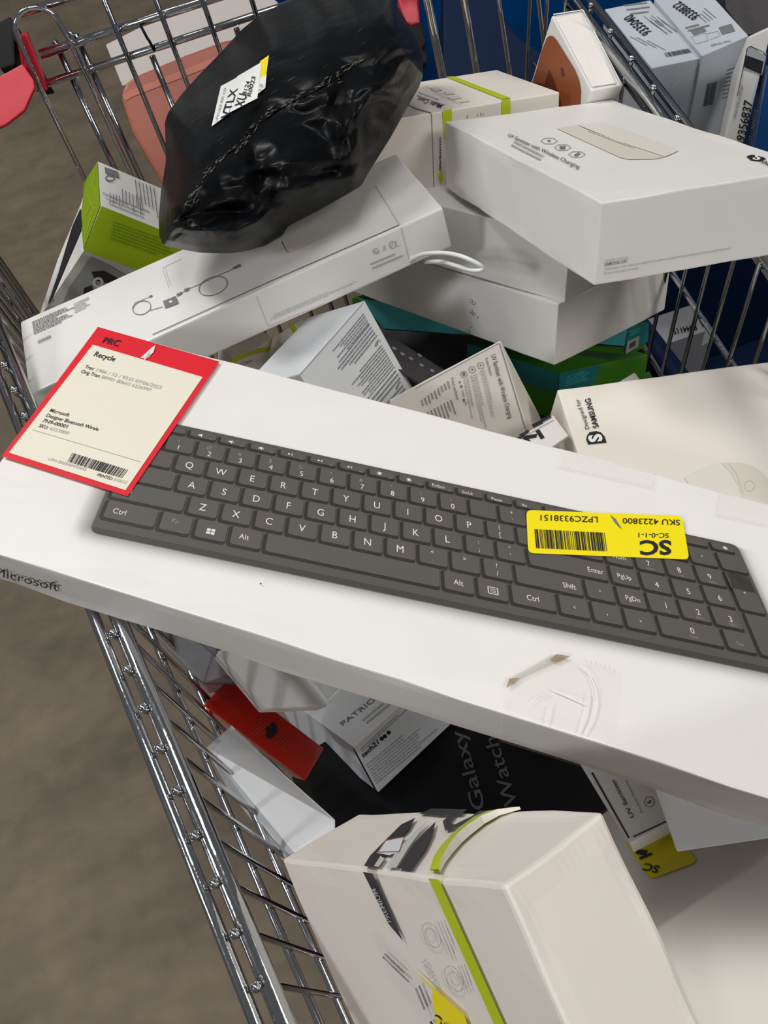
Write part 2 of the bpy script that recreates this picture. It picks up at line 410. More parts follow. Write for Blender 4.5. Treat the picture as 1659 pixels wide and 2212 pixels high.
#MORE
# ------------------------------------------------------------------ cartons in the cart
def K_build():
    b = Box([-0.1926,0.3682,1.0164],[0.3585,-0.3054,-0.0413],[0.1201,0.1436,-0.0198],[0.0048,0.0009,0.0357], 1.13)
    o = b.build('keyboard_box', 'white_card', bevel=.0012, dent=.0016, seed=2)
    tag(o, 'long flat white keyboard box with red return label lying across the whole cart', 'box')
    T = Flat(b.face('ab1'), .0008); Fr = Flat(b.face('ac0'), .0012)
    H = ((64.92649537,-21.30279594,309.74768076),(15.54132299,10.87324987,891.40014386),(.0018116,-.02469116,1))
    def h(u, v):
        w = H[2][0] * u + H[2][1] * v + 1
        return ((H[0][0] * u + H[0][1] * v + H[0][2]) / w, (H[1][0] * u + H[1][1] * v + H[1][2]) / w)
    # printed soft edge round the picture
    V = []; Fc = []; ink = []; nu, nv = 60, 40
    u0, u1, v0, v1 = -1.0, 21.2, -.1, 7.6
    for j in range(nv + 1):
        for i in range(nu + 1):
            u = u0 + (u1 - u0) * i / nu; v = v0 + (v1 - v0) * j / nv
            V.append(T(h(u, v)))
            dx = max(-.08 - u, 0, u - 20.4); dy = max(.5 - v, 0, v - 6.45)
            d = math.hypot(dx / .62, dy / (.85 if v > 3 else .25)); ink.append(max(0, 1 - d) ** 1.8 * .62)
    Fc = [(j * (nu + 1) + i, j * (nu + 1) + i + 1, (j + 1) * (nu + 1) + i + 1, (j + 1) * (nu + 1) + i) for j in range(nv) for i in range(nu)]
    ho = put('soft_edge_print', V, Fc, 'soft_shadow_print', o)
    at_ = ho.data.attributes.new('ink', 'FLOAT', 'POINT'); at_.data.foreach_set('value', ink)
    # keyboard body with rounded corners
    def rrect(u0, v0, u1, v1, r, n=4):
        P = []
        for cx, cy, a in ((u1 - r, v0 + r, -90), (u1 - r, v1 - r, 0), (u0 + r, v1 - r, 90), (u0 + r, v0 + r, 180)):
            for i in range(n + 1):
                t = math.radians(a + 90 * i / n); P.append((cx + r * math.cos(t), cy + r * math.sin(t)))
        return P
    kp = poly(T, [h(*p) for p in rrect(-.1, .32, 20.55, 6.62, .25)], 'keyboard_body', o, 'keyboard_picture', .0003, label='printed dark grey keyboard picture')
    poly(T, [h(*p) for p in rrect(-.06, 6.38, 20.5, 6.6, .1, 2)], 'keyboard_gap_dark', kp, 'front_edge', .0004)
    keys = []
    for i in range(15): keys.append((i + .62 if i else .0, .45, i + 1.6, .95))
    keys += [(i + .45 + 15 * 0, .45, i + 1.4, .95) for i in (15, 16, 17, 18)]; keys += [(19.45, .45, 20.35, .95)]
    keys += [(i, 1, i + 1, 2) for i in range(13)] + [(13, 1, 15.4, 2), (15.4, 1, 16.4, 2)]
    keys += [(0, 2, 1.5, 3)] + [(1.5 + i, 2, 2.5 + i, 3) for i in range(12)] + [(13.5, 2, 15.4, 3), (15.4, 2, 16.4, 3)]
    keys += [(0, 3, 1.75, 4)] + [(1.75 + i, 3, 2.75 + i, 4) for i in range(11)] + [(12.75, 3, 15.4, 4), (15.42, 3, 16.42, 4)]
    keys += [(0, 4, 2.25, 5)] + [(2.25 + i, 4, 3.25 + i, 5) for i in range(10)] + [(12.25, 4, 14.45, 5), (14.45, 4, 15.45, 5), (15.45, 4, 16.45, 5)]
    keys += [(0, 5, 1.6, 6), (1.6, 5, 2.62, 6), (2.62, 5, 3.65, 6), (3.65, 5, 4.68, 6), (4.68, 5, 9.98, 6), (9.98, 5, 11, 6), (11, 5, 12.03, 6), (12.03, 5, 13.48, 6), (13.48, 5, 14.5, 6), (14.5, 5, 15.5, 6), (15.5, 5, 16.52, 6)]
    for c in range(4):
        x = 16.42 + c * 1.03
        for r in (1, 2, 3, 4): 
            if c == 3 and r in (3, 4): continue
            keys.append((x, r, x + 1.03, r + 1))
    keys[-1] = keys[-1]
    keys += [(19.5, 3, 20.5, 5)] if False else [(19.55, 2.0, 20.5, 4.0), (19.6, 4, 20.5, 6), (16.55, 5, 18.6, 6), (18.6, 5, 19.6, 6)]
    sh = []; tp = []
    for (a, c, e, g) in keys:
        m = .05 if g - c > .6 else .03
        sh.append([h(*p) for p in rrect(a - .01, c + .06, e - m, g + .02, .1, 2)])
        tp.append([h(*p) for p in rrect(a + .10, c + .04, e - m, g - .11, .09, 2)])
    polys(T, sh, 'keyboard_gap', kp, 'key_outlines', .0005, kind='stuff')
    polys(T, tp, 'keyboard_key', kp, 'key_tops', .0007, kind='stuff')
    L = []; Ld = []
    def lab(t, u, v, s=.30, dim=False, w=None):
        text_mesh(t); s *= 1.12; w = _ta[t] * s * .68
        (Ld if dim else L).append((t, h(u - w / 2, v + s / 2), h(u + w / 2, v + s / 2), h(u - w / 2, v - s / 2)))
    for i, t in enumerate('QWERTYUIOP'): lab(t, 2.0 + i, 2.5, w=.2)
    for i, t in enumerate('ASDFGHJKL'): lab(t, 2.25 + i, 3.5, w=.2)
    for i, t in enumerate('ZXCVBNM'): lab(t, 2.75 + i, 4.48, w=.22 if t != 'M' else .27)
    for i, (t, q) in enumerate(zip('1234567890', '!@#$%^&*()')):
        lab(t, 1.5 + i, 1.66, .24, w=.13 if t != '1' else .05); lab(q, 1.45 + i, 1.30, .18, True, w=.12 if q != '!' else .03)
    for t, q, u, v in (('-', '_', 11.5, 1.5), ('=', '+', 12.5, 1.5), ('[', '{', 12, 2.5), (']', '}', 13, 2.5), (';', ':', 11.25, 3.5), ("'", '"', 12.25, 3.5), (',', '<', 9.75, 4.5), ('.', '>', 10.75, 4.5), ('/', '?', 11.75, 4.5)):
        lab(t, u, v + .17, .08 if t in '-=.,' else .2, w=.1); lab(q, u, v - .2, .06 if q == '_' else .18, w=.1)
    for i, t in enumerate('789'): lab(t, 16.92 + i * 1.03, 2.52, .24, w=.13)
    for i, t in enumerate('456'): lab(t, 16.98 + i * 1.03, 3.55, .24, w=.13)
    for i, t in enumerate('123'): lab(t, 17.06 + i * 1.03, 4.5, .24, w=.13)
    lab('0', 17.66, 5.45, .24, w=.13); lab('+', 20.02, 3.0, .16, w=.12); lab('*', 19.0, 1.5, .16, w=.1); lab('-', 20.0, 1.5, .05, w=.1)
    for i, t in enumerate(('Home', 'Up', 'PgUp')): lab(t, 16.95 + i * 1.03, 2.78, .1, True)
    for i, t in enumerate(('End', 'Down', 'PgDn')): lab(t, 17.06 + i * 1.03, 4.76, .1, True)
    lab('Insert', 17.66, 5.72, .1, True); lab('Del', 19.1, 5.6, .14, True, w=.2)
    for t, u, v, s in (('Ctrl', .5, 5.5, .22), ('Shift', .45, 4.42, .2), ('Alt', 4.12, 5.46, .22), ('Alt', 10.5, 5.5, .22), ('Ctrl', 12.75, 5.5, .22), ('Shift', 14.0, 4.55, .22), ('Enter', 15.0, 3.5, .22), ('PgUp', 15.93, 3.5, .2), ('PgDn', 16.0, 4.52, .2),
                       ('^', 14.98, 4.5, .14), ('<', 14.02, 5.52, .14), ('v', 15.02, 5.52, .12), ('>', 16.05, 5.52, .14), ('PrtScn', 10.05, .68, .15), ('ScrLk', 11.05, .70, .15), ('Pause', 12.05, .72, .15), ('Ins', 13.0, .70, .15), ('Num', 15.95, 2.5, .2)):
        lab(t, u, v, s)
    lab('Fn', 2.1, 5.42, .2, True)
    for i in range(9): lab('F%d' % (i + 1), 2.42 + i, .82, .09, True)
    text(T, L, 'key_letter', kp, 'key_letters', .0009)['kind'] = 'stuff'; text(T, Ld, 'key_letter_dim', kp, 'dim_key_letters', .0009)['kind'] = 'stuff'
    ic = []
    for i, u in enumerate((2.08, 3.08, 4.08)):
        ic.append([h(u - .09, .66), h(u - .03, .66), h(u + .03, .6), h(u + .03, .8), h(u - .03, .74), h(u - .09, .74)])
        if i: ic.append([h(u + .06, .67), h(u + .08, .67), h(u + .08, .73), h(u + .06, .73)])
    for u in (5.05, 6.05, 7.05):
        ic.append([h(u - .08, .63), h(u + .02, .68), h(u - .08, .74)]); ic.append([h(u + .04, .63), h(u + .07, .63), h(u + .07, .74), h(u + .04, .74)])
    for u, v in ((8.05, .68), (9.05, .68), (20.02, .69)):
        for k in range(8):
            a = k * math.pi / 4; ic.append([h(u + .05 * math.cos(a - .3), v + .07 * math.sin(a - .3)), h(u + .11 * math.cos(a), v + .13 * math.sin(a)), h(u + .05 * math.cos(a + .3), v + .07 * math.sin(a + .3))])
        ic.append([h(u + .05 * math.cos(a), v + .07 * math.sin(a)) for a in [i * math.pi / 3 for i in range(6)]])
    for a, c in ((3.03, 5.42), (3.16, 5.41), (3.03, 5.56), (3.16, 5.56)): ic.append([h(a, c), h(a + .11, c - .01), h(a + .11, c + .11), h(a, c + .11)])
    for a, c, e, g in ((11.38, 5.38, 11.70, 5.41), (11.38, 5.67, 11.70, 5.70), (11.38, 5.38, 11.41, 5.7), (11.67, 5.38, 11.70, 5.7), (11.44, 5.47, 11.64, 5.49), (11.44, 5.54, 11.64, 5.56), (11.44, 5.61, 11.64, 5.63)): ic.append([h(a, c), h(e, c), h(e, g), h(a, g)])
    polys(T, ic, 'key_letter', kp, 'key_symbols', .0009)
    # red return label
    rl = poly(T, [(213, 711), (475, 786), (277, 1077), (6, 990)], 'red_print', o, 'return_label', .0014, label='red bordered white return label')
    poly(T, [(202.5, 750), (439, 820), (273, 1064), (22, 983)], 'cream_paper', rl, 'paper_panel', .0017, label='cream paper panel of the label')
    text(T, [('PRC', (222, 746), (257, 754), (230, 734)), ('Recycle', (204, 775), (248, 787), (211, 765))], 'black_print', rl, 'lettering', .002, .012)
    text(T, [('Tran:', (184, 801), (203.5, 806), (189, 794.5)), ('Orig Tran:', (176, 811), (217, 822), (181, 804.5)), ('Microsoft', (109, 895), (150, 906), (114, 888)),
             ('Designer Bluetooth Wirele', (101, 906), (213, 937), (106, 899)), ('7N9-00001', (93, 917), (146, 931), (98, 910)), ('SKU:', (85, 928), (104, 933), (90, 921)), ('PRINTED:', (211, 1034), (244, 1043), (215, 1028))], 'black_print', rl, 'lettering', .002, .006)
    text(T, [('1986 / 55 / 9535 07/06/2022', (209, 808), (349, 847), (213.5, 801.5)), ('88901 80665 6226997', (220, 823), (326, 852), (224.5, 816.5)), ('4223800', (107, 934), (149, 945), (111.5, 927.5)),
             ('LPN 000040495645', (106, 1000), (187, 1023), (110, 994)), ('07/06/22', (246, 1044), (274, 1051), (250, 1038))], 'light_grey_print', rl, 'faded_lettering', .002)
    polys(T, stroke([(72, 934), (307, 1004)], 1.0), 'light_grey_print', rl, 'rule', .002)
    barcode(T, [(159, 984), (280, 1021), (266, 1039), (148, 1003)], 'black_print', rl, 30, 3, .002)
    polys(T, [[(330, 757), (338, 752), (333, 768), (318, 782), (306, 779), (316, 770)], [(322, 770), (327, 764), (326, 776), (312, 786)]], 'white_card', rl, 'torn_patch', .0022)
    # yellow sticker, upside down
    def rq(a, b_, c, d, r):
        P = [Vector(x) for x in (a, b_, c, d)]; out = []
        for i in range(4):
            p, q, s_ = P[i], P[i - 1], P[(i + 1) % 4]; e1 = (q - p).normalized() * r; e2 = (s_ - p).normalized() * r
            for t in (0, .25, .5, .75, 1): out.append(p + e1 * (1 - t) ** 2 + e2 * t ** 2)
        return out
    ys = poly(T, rq((1135.6, 1106), (1471, 1119), (1487, 1213), (1140, 1199), 12), 'yellow_sticker', o, 'price_sticker', .0014, label='yellow sticker reading SC upside down')
    text(T, [('SKU 4223800', (1466, 1128), (1343, 1124), (1466.5, 1140)), ('LPZC9338151', (1289, 1121.5), (1166, 1117), (1289.5, 1134)), ('SC-0-1-1', (1442, 1157), (1377, 1156), (1442, 1167))], 'black_print', ys, 'lettering', .0018, .004)
    text(T, [('SC', (1447, 1173), (1380, 1173.5), (1448, 1203))], 'black_print', ys, 'lettering', .0018, .03)
    barcode(T, [(1153, 1148), (1306, 1156), (1311.5, 1196), (1157, 1189)], 'black_print', ys, 34, 7, .0018)
    poly(T, [(1316, 1117), (1328, 1126), (1341, 1147), (1335, 1144), (1324, 1131)], 'grey_print', ys, 'scuff', .0018)
    text(Fr, [('Microsoft', (-9, 1238), (129, 1273), (-9, 1220))], 'black_print', o, 'lettering', .0004)
    # clear tapes
    tp = poly(T, [(1098, 1470), (1190, 1420), (1238, 1428), (1334, 1449), (1340, 1462), (1322, 1606), (1084, 1530)], 'clear_tape', o, 'clear_tape', .0012, label='crumpled clear tape over the near edge')
    poly(Fr, [(1082, 1540), (1318, 1614), (1312, 1668), (1080, 1594)], 'clear_tape', tp, 'tape_fold', .0006)
    crk = [stroke([(1253, 1443), (1272, 1462), (1284, 1490), (1287, 1520), (1279, 1560), (1262, 1590)], 3.0), stroke([(1192, 1494), (1225, 1508), (1262, 1525), (1272, 1520)], 1.8), stroke([(1146, 1522), (1160, 1508), (1186, 1500)], 1.4), stroke([(1188, 1528), (1184, 1550), (1178, 1572)], 2.2), stroke([(1270, 1500), (1266, 1540), (1250, 1588)], 2.4)]
    polys(T, sum(crk, []), 'white_print', tp, 'tape_crease', .0016)
    polys(T, [[(1098, 1470), (1100, 1480), (1118, 1474), (1142, 1462), (1228, 1424), (1212, 1417), (1190, 1420), (1150, 1442)]], 'tape_edge', tp, 'folded_tape_edge', .0015)
    polys(T, [[(1186, 1430), (1200, 1417), (1231, 1422), (1200, 1436)], [(1092, 1490), (1099, 1470), (1122, 1468), (1110, 1480)]], 'dirty_glue', tp, 'dirty_glue', .0017)
    polys(T, sum([stroke([(1263 + i * 10, 1427 + i * 3), (1267 + i * 10, 1434 + i * 3)], 1.5) for i in range(7)], []), 'tape_edge', tp, 'torn_edge', .0016)
    def zig(p, q, n, a):
        p, q = Vector(p), Vector(q); return [tuple(p.lerp(q, i / n) + Vector((0, a if i % 2 else -a))) for i in range(n + 1)]
    for j, (q, z, ex) in enumerate((([(1208, 973), (1413, 1022), (1408, 1058), (1203, 1012)], zig((1203, 1013), (1408, 1057), 34, 1.5), [(1413, 1022), (1408, 1058)]), ([(1555, 1061), (1659, 1088), (1700, 1099), (1700, 1150), (1543, 1115)], zig((1543, 1116), (1700, 1150), 26, 1.5), [(1555, 1061), (1543, 1115)]))):
        t2 = poly(T, q, 'clear_tape', o, 'clear_tape', .0012); polys(T, stroke(z, 1.0) + stroke(ex, .8), 'tape_edge', t2, 'tape_edge', .0014)
    poly(T, [(1545, 1250), (1, 1)][:0] or [(562, 1263), (565, 1262), (566, 1265), (563, 1266)], 'black_print', o, 'speck', .001)
    return o
K_build()

def uv_title(sf, o, p0, p1, pu, s='UV Sanitizer with Wireless Charging', m='black_print', bold=.004):
    return text(sf, [(s, p0, p1, pu)], m, o, 'lettering', .0003, bold)

# big box on the rim
b = Box([0.251,0.6358,1.0042],[0.0048,-0.2419,0.0952],[0.1551,-0.0085,-0.0295],[-0.0104,-0.0195,-0.0491])
A = b.build('carton', 'white_card', dent=.0012, seed=5); tag(A, 'white sanitizer box with dented corners, topmost of the stack at the right rim', 'box')
T = Flat(b.face('ab0')); Fr = Flat(b.face('bc1'))
uv_title(T, A, (1096, 296), (1250, 367), (1101, 290))
fine(T, (1112, 306), (1192, 347), (1106, 313), 2, 'light_grey_print', A, 3)
polys(T, hexa((1186, 306), 18, 7) + hexa((1215, 320), 18, 7) + hexa((1246, 335), 18, 7) + [[(1181, 304), (1190, 304), (1186, 309)], [(1208, 317), (1222, 317), (1221, 323), (1209, 323)], [(1239, 337), (1250, 330), (1254, 334), (1246, 339)]], 'grey_print', A, 'pictogram')
poly(T, [(1202, 279), (1246, 271.5), (1300, 296), (1436, 341), (1415, 345), (1356, 346), (1340, 342)], 'beige_print', A, 'product_picture', label='beige printed picture of the device')
poly(T, [(1246, 271.5), (1297, 267), (1310, 269), (1458, 322), (1464, 328), (1455, 333), (1436, 341), (1330, 306)], 'light_beige_print', A, 'product_picture', .0003)
polys(T, stroke([(1270, 285), (1330, 308), (1370, 322)], 2), 'beige_print', A, 'product_picture', .0005)
em = poly(T, [(1612, 340), (1621, 336), (1640, 337), (1655, 345), (1640, 350), (1622, 348)], 'black_print', A, 'emblem', label='small black brand emblem'); text(T, [('S', (1624, 346.5), (1640, 349), (1632, 337))], 'white_print', em, 'lettering', .0004, .04)
text(T, [('SAMSUNG', (1641, 352), (1700, 378), (1646, 347))], 'black_print', A, 'lettering', .0004, .02)
text(Fr, [('SAMSUNG C&T', (1305, 573.5), (1354, 565.5), (1305.5, 566))], 'grey_print', A, 'lettering', .0004, .012)
text(Fr, [('DESIGNED BY SAMSUNG', (1306, 564), (1355, 556), (1306.5, 560)), ('Our mission is to make your daily life innovative and perfect by providing the best to supplement your', (1305, 583), (1577, 536.5), (1305, 577)), ('fit your life-style and need.', (1304, 592), (1378, 580), (1304.3, 586))], 'light_grey_print', A, 'small_lettering', .0004)

b = Box([0.1593,0.6988,0.9371],[0.127,-0.2205,0.0534],[0.1354,0.0654,-0.0517],[-0.0103,-0.018,-0.0498])
B_ = b.build('carton', 'white_card', dent=.0008, seed=8); tag(B_, 'plain white carton, middle of the three stacked behind the white cable', 'box')
b = Box([0.1631,0.6871,0.8735],[0.1062,-0.227,0.0693],[0.1418,0.0509,-0.0507],[-0.0104,-0.0199,-0.0491])
C_ = b.build('carton', 'white_card', dent=.0008, seed=11); tag(C_, 'plain white carton, lowest of the three stacked, above the green and teal box', 'box')
S_ = Flat(b.face('ac0')); mk = []
rnd = random.Random(5)
for k, (x, y) in enumerate(((1018, 650), (1024, 655), (1018, 672), (1024, 678), (1030, 684), (1016, 700), (1020, 708), (1012, 716))):
    mk += ring((x, y), 3.5, 3, 1.1, 9, a0=rnd.random() * 6, a1=rnd.random() * 6 + 4)
polys(S_, mk, 'grey_print', C_, 'faded_marks')

# long white box under the bag
kk = .935
b = Box(CAM + (Vector([-0.1483,0.5627,0.9465]) - CAM) * kk,[0.3666*kk,0.0054*kk,0.0321*kk],[0.0004,0.1104*kk,-0.0228*kk],[0.0034*kk,-0.0077*kk,-0.0372*kk])
Mb = b.build('long_carton', 'white_card', dent=.0006, seed=3, bevel=.0016); tag(Mb, 'long white accessory box with cable drawing, under the black bag', 'box')
T = Flat(b.face('ab0')); Fr = Flat(b.face('ac0'))
fine(T, (70, 697), (160, 657), (74, 722), 8, 'grey_print', Mb, 11, h=.5)
fine(T, (160, 657), (198, 640), (162, 676), 6, 'light_grey_print', Mb, 12, h=.5)
barcode(T, [(82, 738), (110, 725), (111, 731), (83, 744)], 'grey_print', Mb, 20, 4)
dr = ring((307, 666), 20, 14, 1.5, ang=-.35) + ring((461, 619), 32, 19, 1.5, ang=-.35) + stroke([(324, 672), (352, 664)], 1.2) + stroke([(286, 668), (292, 655), (330, 640)], 1.0)
dr += stroke([(405, 626), (430, 616), (470, 597), (510, 580)], 1.3) + [[(502, 580), (508, 576), (519, 571), (521, 577), (510, 582)], [(398, 626), (408, 622), (410, 628), (401, 632)], [(381, 637), (392, 631), (395, 636), (384, 642)], [(323, 640), (329, 638), (330, 642), (324, 644)]]
dr += stroke([(392, 634), (402, 629)], 1.2)
polys(T, dr, 'grey_print', Mb, 'cable_drawing'); polys(T, [[(353, 652), (380, 641), (387, 657), (358, 668)]], 'grey_print', Mb, 'adapter_drawing', .0002)
polys(T, [[(366, 653), (372, 651), (374, 655), (368, 657)]], 'white_print', Mb, 'adapter_mark', .0005)
polys(T, stroke([(351, 580), (365, 622)], .9) + stroke([(356, 578), (369, 618)], .9) + stroke([(351, 580), (392, 560)], .9), 'faint_print', Mb, 'outline_drawing')
sl = polys(T, stroke([(330, 724), (600, 602), (863, 487)], 1.6), 'grey_print', Mb, 'lid_gap', .0001); polys(T, stroke([(812, 402), (863, 487)], 1.1), 'light_grey_print', Mb, 'lid_seam', .0001)
polys(Fr, stroke([(866, 490), (884, 560), (890, 568)], 1.1) + stroke([(554, 640), (580, 704), (700, 655)], .8), 'light_grey_print', Mb, 'label_edge')
fine(Fr, (592, 678), (800, 590), (584, 690), 4, 'light_grey_print', Mb, 15, h=.35)
fine(Fr, (800, 568), (868, 539), (804, 577), 2, 'light_grey_print', Mb, 16, h=.4)
polys(Fr, ring((812, 542), 6, 6, 1.5, 14) + ring((848, 528), 7, 8, 1.5, 14) + ring((860, 524), 6, 7, 1.3, 14, a0=.6, a1=4) + stroke([(806, 540), (818, 546)], 1.5) + stroke([(845, 534), (849, 522)], 1.4) + stroke([(828, 542), (830, 530), (834, 540)], 1.2), 'light_grey_print', Mb, 'pictogram')
poly(T, [(610, 522), (690, 500), (720, 506), (660, 535), (625, 548), (618, 538)], 'light_beige_print', Mb, 'dirty_smudge', .0001)

# lime striped box behind
kk = .975
b = Box(CAM + (Vector([0.196,0.6753,0.9978]) - CAM) * kk,[0.1793,-0.0087,-0.0279],[-0.0017,0.128,-0.0508],[-0.0105,-0.0239,-0.06], kk, kk, kk)
G_ = b.build('carton', 'white_card_warm', seed=4); tag(G_, 'white box with lime stripe behind the black bag, beside the top sanitizer box', 'box')
T = Flat(b.face('ab0')); Fr = Flat(b.face('ac0'))
poly(T, [(963, 167.5), (980, 166), (1102, 212.5), (1083, 215.5)], 'lime_print', G_, 'stripe', label='lime stripe')
poly(Fr, [(1083, 215.5), (1102, 212), (1103, 300), (1084, 300)], 'lime_print', G_, 'stripe', label='lime stripe')
poly(Fr, [(955, 239), (975, 235), (978, 300), (959, 300)], 'lime_print', G_, 'stripe', .0001, label='lime stripe')
text(Fr, [('blacketron', (952, 367), (951.5, 297), (947, 367))], 'black_print', G_, 'lettering', .0006, .015)
poly(Fr, [(946, 376), (954, 368), (956, 386), (951, 396), (947, 386)], 'lime_print', G_, 'leaf_mark', .0004)
text(T, [('Multi Case', (957, 228), (906, 211), (951, 236))], 'black_print', G_, 'lettering', .0003, .01)
fine(T, (944, 205), (1005, 232) , (920, 188), 3, 'faint_print', G_, 6, h=.3)
fine(T, (905, 200), (976, 226), (902, 206), 2, 'light_grey_print', G_, 7, h=.3)
polys(T, [[(930, 192), (948, 190), (956, 196), (938, 198)], [(958, 200), (976, 198), (984, 204), (966, 206)], [(966, 212), (990, 207), (998, 213), (975, 217)], [(990, 220), (1008, 216), (1014, 220), (996, 224)]], 'beige_print', G_, 'pictogram')
polys(T, stroke([(883, 228), (900, 236), (932, 245)], 1.6), 'grey_print', G_, 'sleeve_edge'); polys(Fr, stroke([(932, 245), (937, 408)], 1.4), 'grey_print', G_, 'sleeve_edge')
polys(Fr, stroke([(1009, 248), (1009, 256)], 1.2) + stroke([(1030, 250), (1032, 246)], 1.2) + stroke([(1038, 250), (1039, 243)], 1.2) + stroke([(1044, 249), (1044, 245)], 1.2), 'grey_print', G_, 'pictogram')

# tray shaped case box
b = Box(CAM + (Vector([0.3782,0.6937,1.026]) - CAM) * 1.03,[-0.0055,-0.0857,-0.0194],[0.0298,-0.001,-0.0041],[-0.0186,0.0333,-0.1416], 1.03, 1.03, .56)
H_ = b.build('case_box', 'white_card', seed=6, bevel=.0016); tag(H_, 'slim white case box with brown leather picture, standing at the right rim', 'box')
T = Flat(b.face('ab0')); S_ = Flat(b.face('ac0'))
poly(T, [(1198, 40), (1252, 31), (1330, 182), (1278, 190)], 'tray_white', H_, 'inner_pack', .0005, label='wrinkled white inner tray')
polys(T, stroke([(1194, 35), (1258, 25), (1340, 183)], 2.4), 'white_print', H_, 'tray_rim', .0012)
lp = poly(S_, [(1182, 82), (1188, 77), (1196, 78), (1204, 87), (1222, 116), (1243, 150), (1252, 172), (1256, 196), (1254, 230), (1150, 250), (1150, 180), (1160, 150), (1170, 112)], 'leather_print', H_, 'case_picture', label='printed brown leather case')
poly(S_, [(1188, 150), (1200, 178), (1212, 215), (1216, 240), (1150, 250), (1150, 190), (1160, 176), (1178, 182)], 'leather_dark', lp, 'picture_shade', .0004)
poly(S_, [(1212, 146), (1217, 146), (1221, 162), (1216, 166)], 'leather_dark', lp, 'picture_mark', .0005)
wrap = slab('film_wrap', [(1262, 26), (1286, 62), (1300, 100), (1330, 140), (1341, 176), (1345, 183), (1302, 104)], [.812, .823, .833, .833, .838, .841, .831], .002, 'cling_film', H_, 0)

# steep box with caution print
b = Box([0.1232,0.5013,0.979],[-0.1437,-0.1343,0.0466],[0.0671,-0.1657,-0.2705],[-0.0409,0.0332,-0.0305], .50, .72, 1)
D_ = b.build('carton', 'white_card_cool', seed=9, dent=.0006); tag(D_, 'white box tipped on edge with rows of grey caution print, behind the keyboard box', 'box')
T = Flat(b.face('ab0'))
text(T, [('Caution', (815, 733), (807, 748), (821, 736)), ('Cautions', (861, 823), (852, 840), (866, 826))], 'black_print', D_, 'lettering', .0003, .01)
for k, (p0, p1, p2, r) in enumerate((((784, 677), (706, 772), (795, 697), 5), ((796, 700), (720, 795), (812, 724), 5), ((823, 745), (745, 838), (850, 792), 10), ((853, 800), (790, 876), (862, 815), 3), ((868, 832), (830, 875), (905, 885), 9))):
    fine(T, p0, p1, p2, r, 'grey_print', D_, 20 + k, h=.38)
polys(T, stroke([(784, 654), (642, 815)], 2.0), 'light_grey_print', D_, 'lid_seam')
# sanitizer box standing on its corner
b = ppd((1081, 734, .66), (1181, 1062, .72), (700, 938, .70), (1166, 897, .755)); b.b = b.b * .62
D2 = b.build('carton', 'white_card_warm', seed=10, dent=.0004); tag(D2, 'white sanitizer box tipped corner up with product features printed, at middle of heap', 'box')
T = Flat(b.face('ab0'))
uv_title(T, D2, (1061, 767), (1099, 904), (1070, 763))
text(T, [('Product Features', (1048, 773), (1059, 811), (1053, 771)), ('Product specifications', (974, 816), (987, 864), (979, 814))], 'black_print', D2, 'lettering', .0003, .006)
text(T, [('Android', (997, 843), (1001, 857), (1001, 841)), ('iOS', (1004, 868), (1006, 874), (1008, 866))], 'black_print', D2, 'lettering', .0003, .006)
polys(T, hexa((1038, 789), 7.5, 7.5) + hexa((1020, 798), 7.5, 7.5) + hexa((1002, 808), 7.5, 7.5) + [[(999, 804), (1004, 803), (1005, 811), (1000, 812)], [(1036, 786), (1040, 788), (1037, 792)], [(1018, 795), (1023, 797), (1019, 801)], [(994, 832), (998, 831), (999, 836), (995, 838)], [(999, 861), (1004, 860), (1005, 866), (1001, 868)], [(991, 822), (995, 824), (992, 829)]], 'grey_print', D2, 'pictogram')
for k, (p0, p1, p2, r) in enumerate((((1045, 795), (1074, 905), (1038, 799), 3), ((1028, 806), (1056, 920), (1018, 810), 3), ((1010, 815), (1030, 910), (1004, 818), 2), ((968, 822), (974, 842), (912, 862), 9), ((975, 862), (988, 900), (918, 892), 9))):
    fine(T, p0, p1, p2, r, 'grey_print' if k > 2 else 'light_grey_print', D2, 30 + k, h=.35)
polys(T, stroke([(1077, 741), (897, 839)], 1.2) + stroke([(1079, 741), (1136, 928)], 1.6), 'grey_print', D2, 'lid_seam')
# right hand sanitizer box
b = Box([0.2282,0.3813,0.9451],[0.234,-0.051,-0.0245],[-0.0333,-0.1495,-0.0069],[-0.0111,0.0081,-0.1228], .735, 1, .6)
E_ = b.build('carton', 'white_card_warm', seed=12, dent=.0006); tag(E_, 'white sanitizer box with black brand print, lying flat at the right under the keyboard box', 'box')
T = Flat(b.face('ab0'))
text(T, [('Designed for', (1273, 927), (1250, 863), (1264, 929))], 'black_print', E_, 'lettering', .0003, .002)
text(T, [('SAMSUNG', (1293, 924), (1274, 861), (1281.5, 927))], 'black_print', E_, 'lettering', .0003, .022)
em = poly(T, [(1270, 961), (1266, 950), (1268, 941), (1274, 934), (1288, 932), (1298, 935), (1306, 944), (1310, 957)], 'black_print', E_, 'emblem', label='black shield brand emblem')
text(T, [('S', (1300, 954), (1296, 938), (1274, 958))], 'white_print', em, 'lettering', .0004, .05)
poly(T, [(1477, 1033), (1510, 1016), (1540, 1003), (1556, 1001), (1576, 1020), (1590, 1044), (1604, 1066), (1604, 1090), (1500, 1062)], 'light_beige_print', E_, 'product_picture', label='pale beige printed device')
pp = poly(T, [(1556, 1001), (1596, 1000), (1622, 1006), (1640, 1016), (1656, 1034), (1672, 1060), (1675, 1100), (1604, 1080), (1590, 1044), (1576, 1020)], 'beige_print', E_, 'product_picture', .0002, label='beige printed device')
polys(T, ring((1618, 1051), 11, 11, 1.2) + stroke([(1572, 1002), (1590, 1025), (1604, 1066)], 1.3), 'faint_print', pp, 'picture_line', .0005)
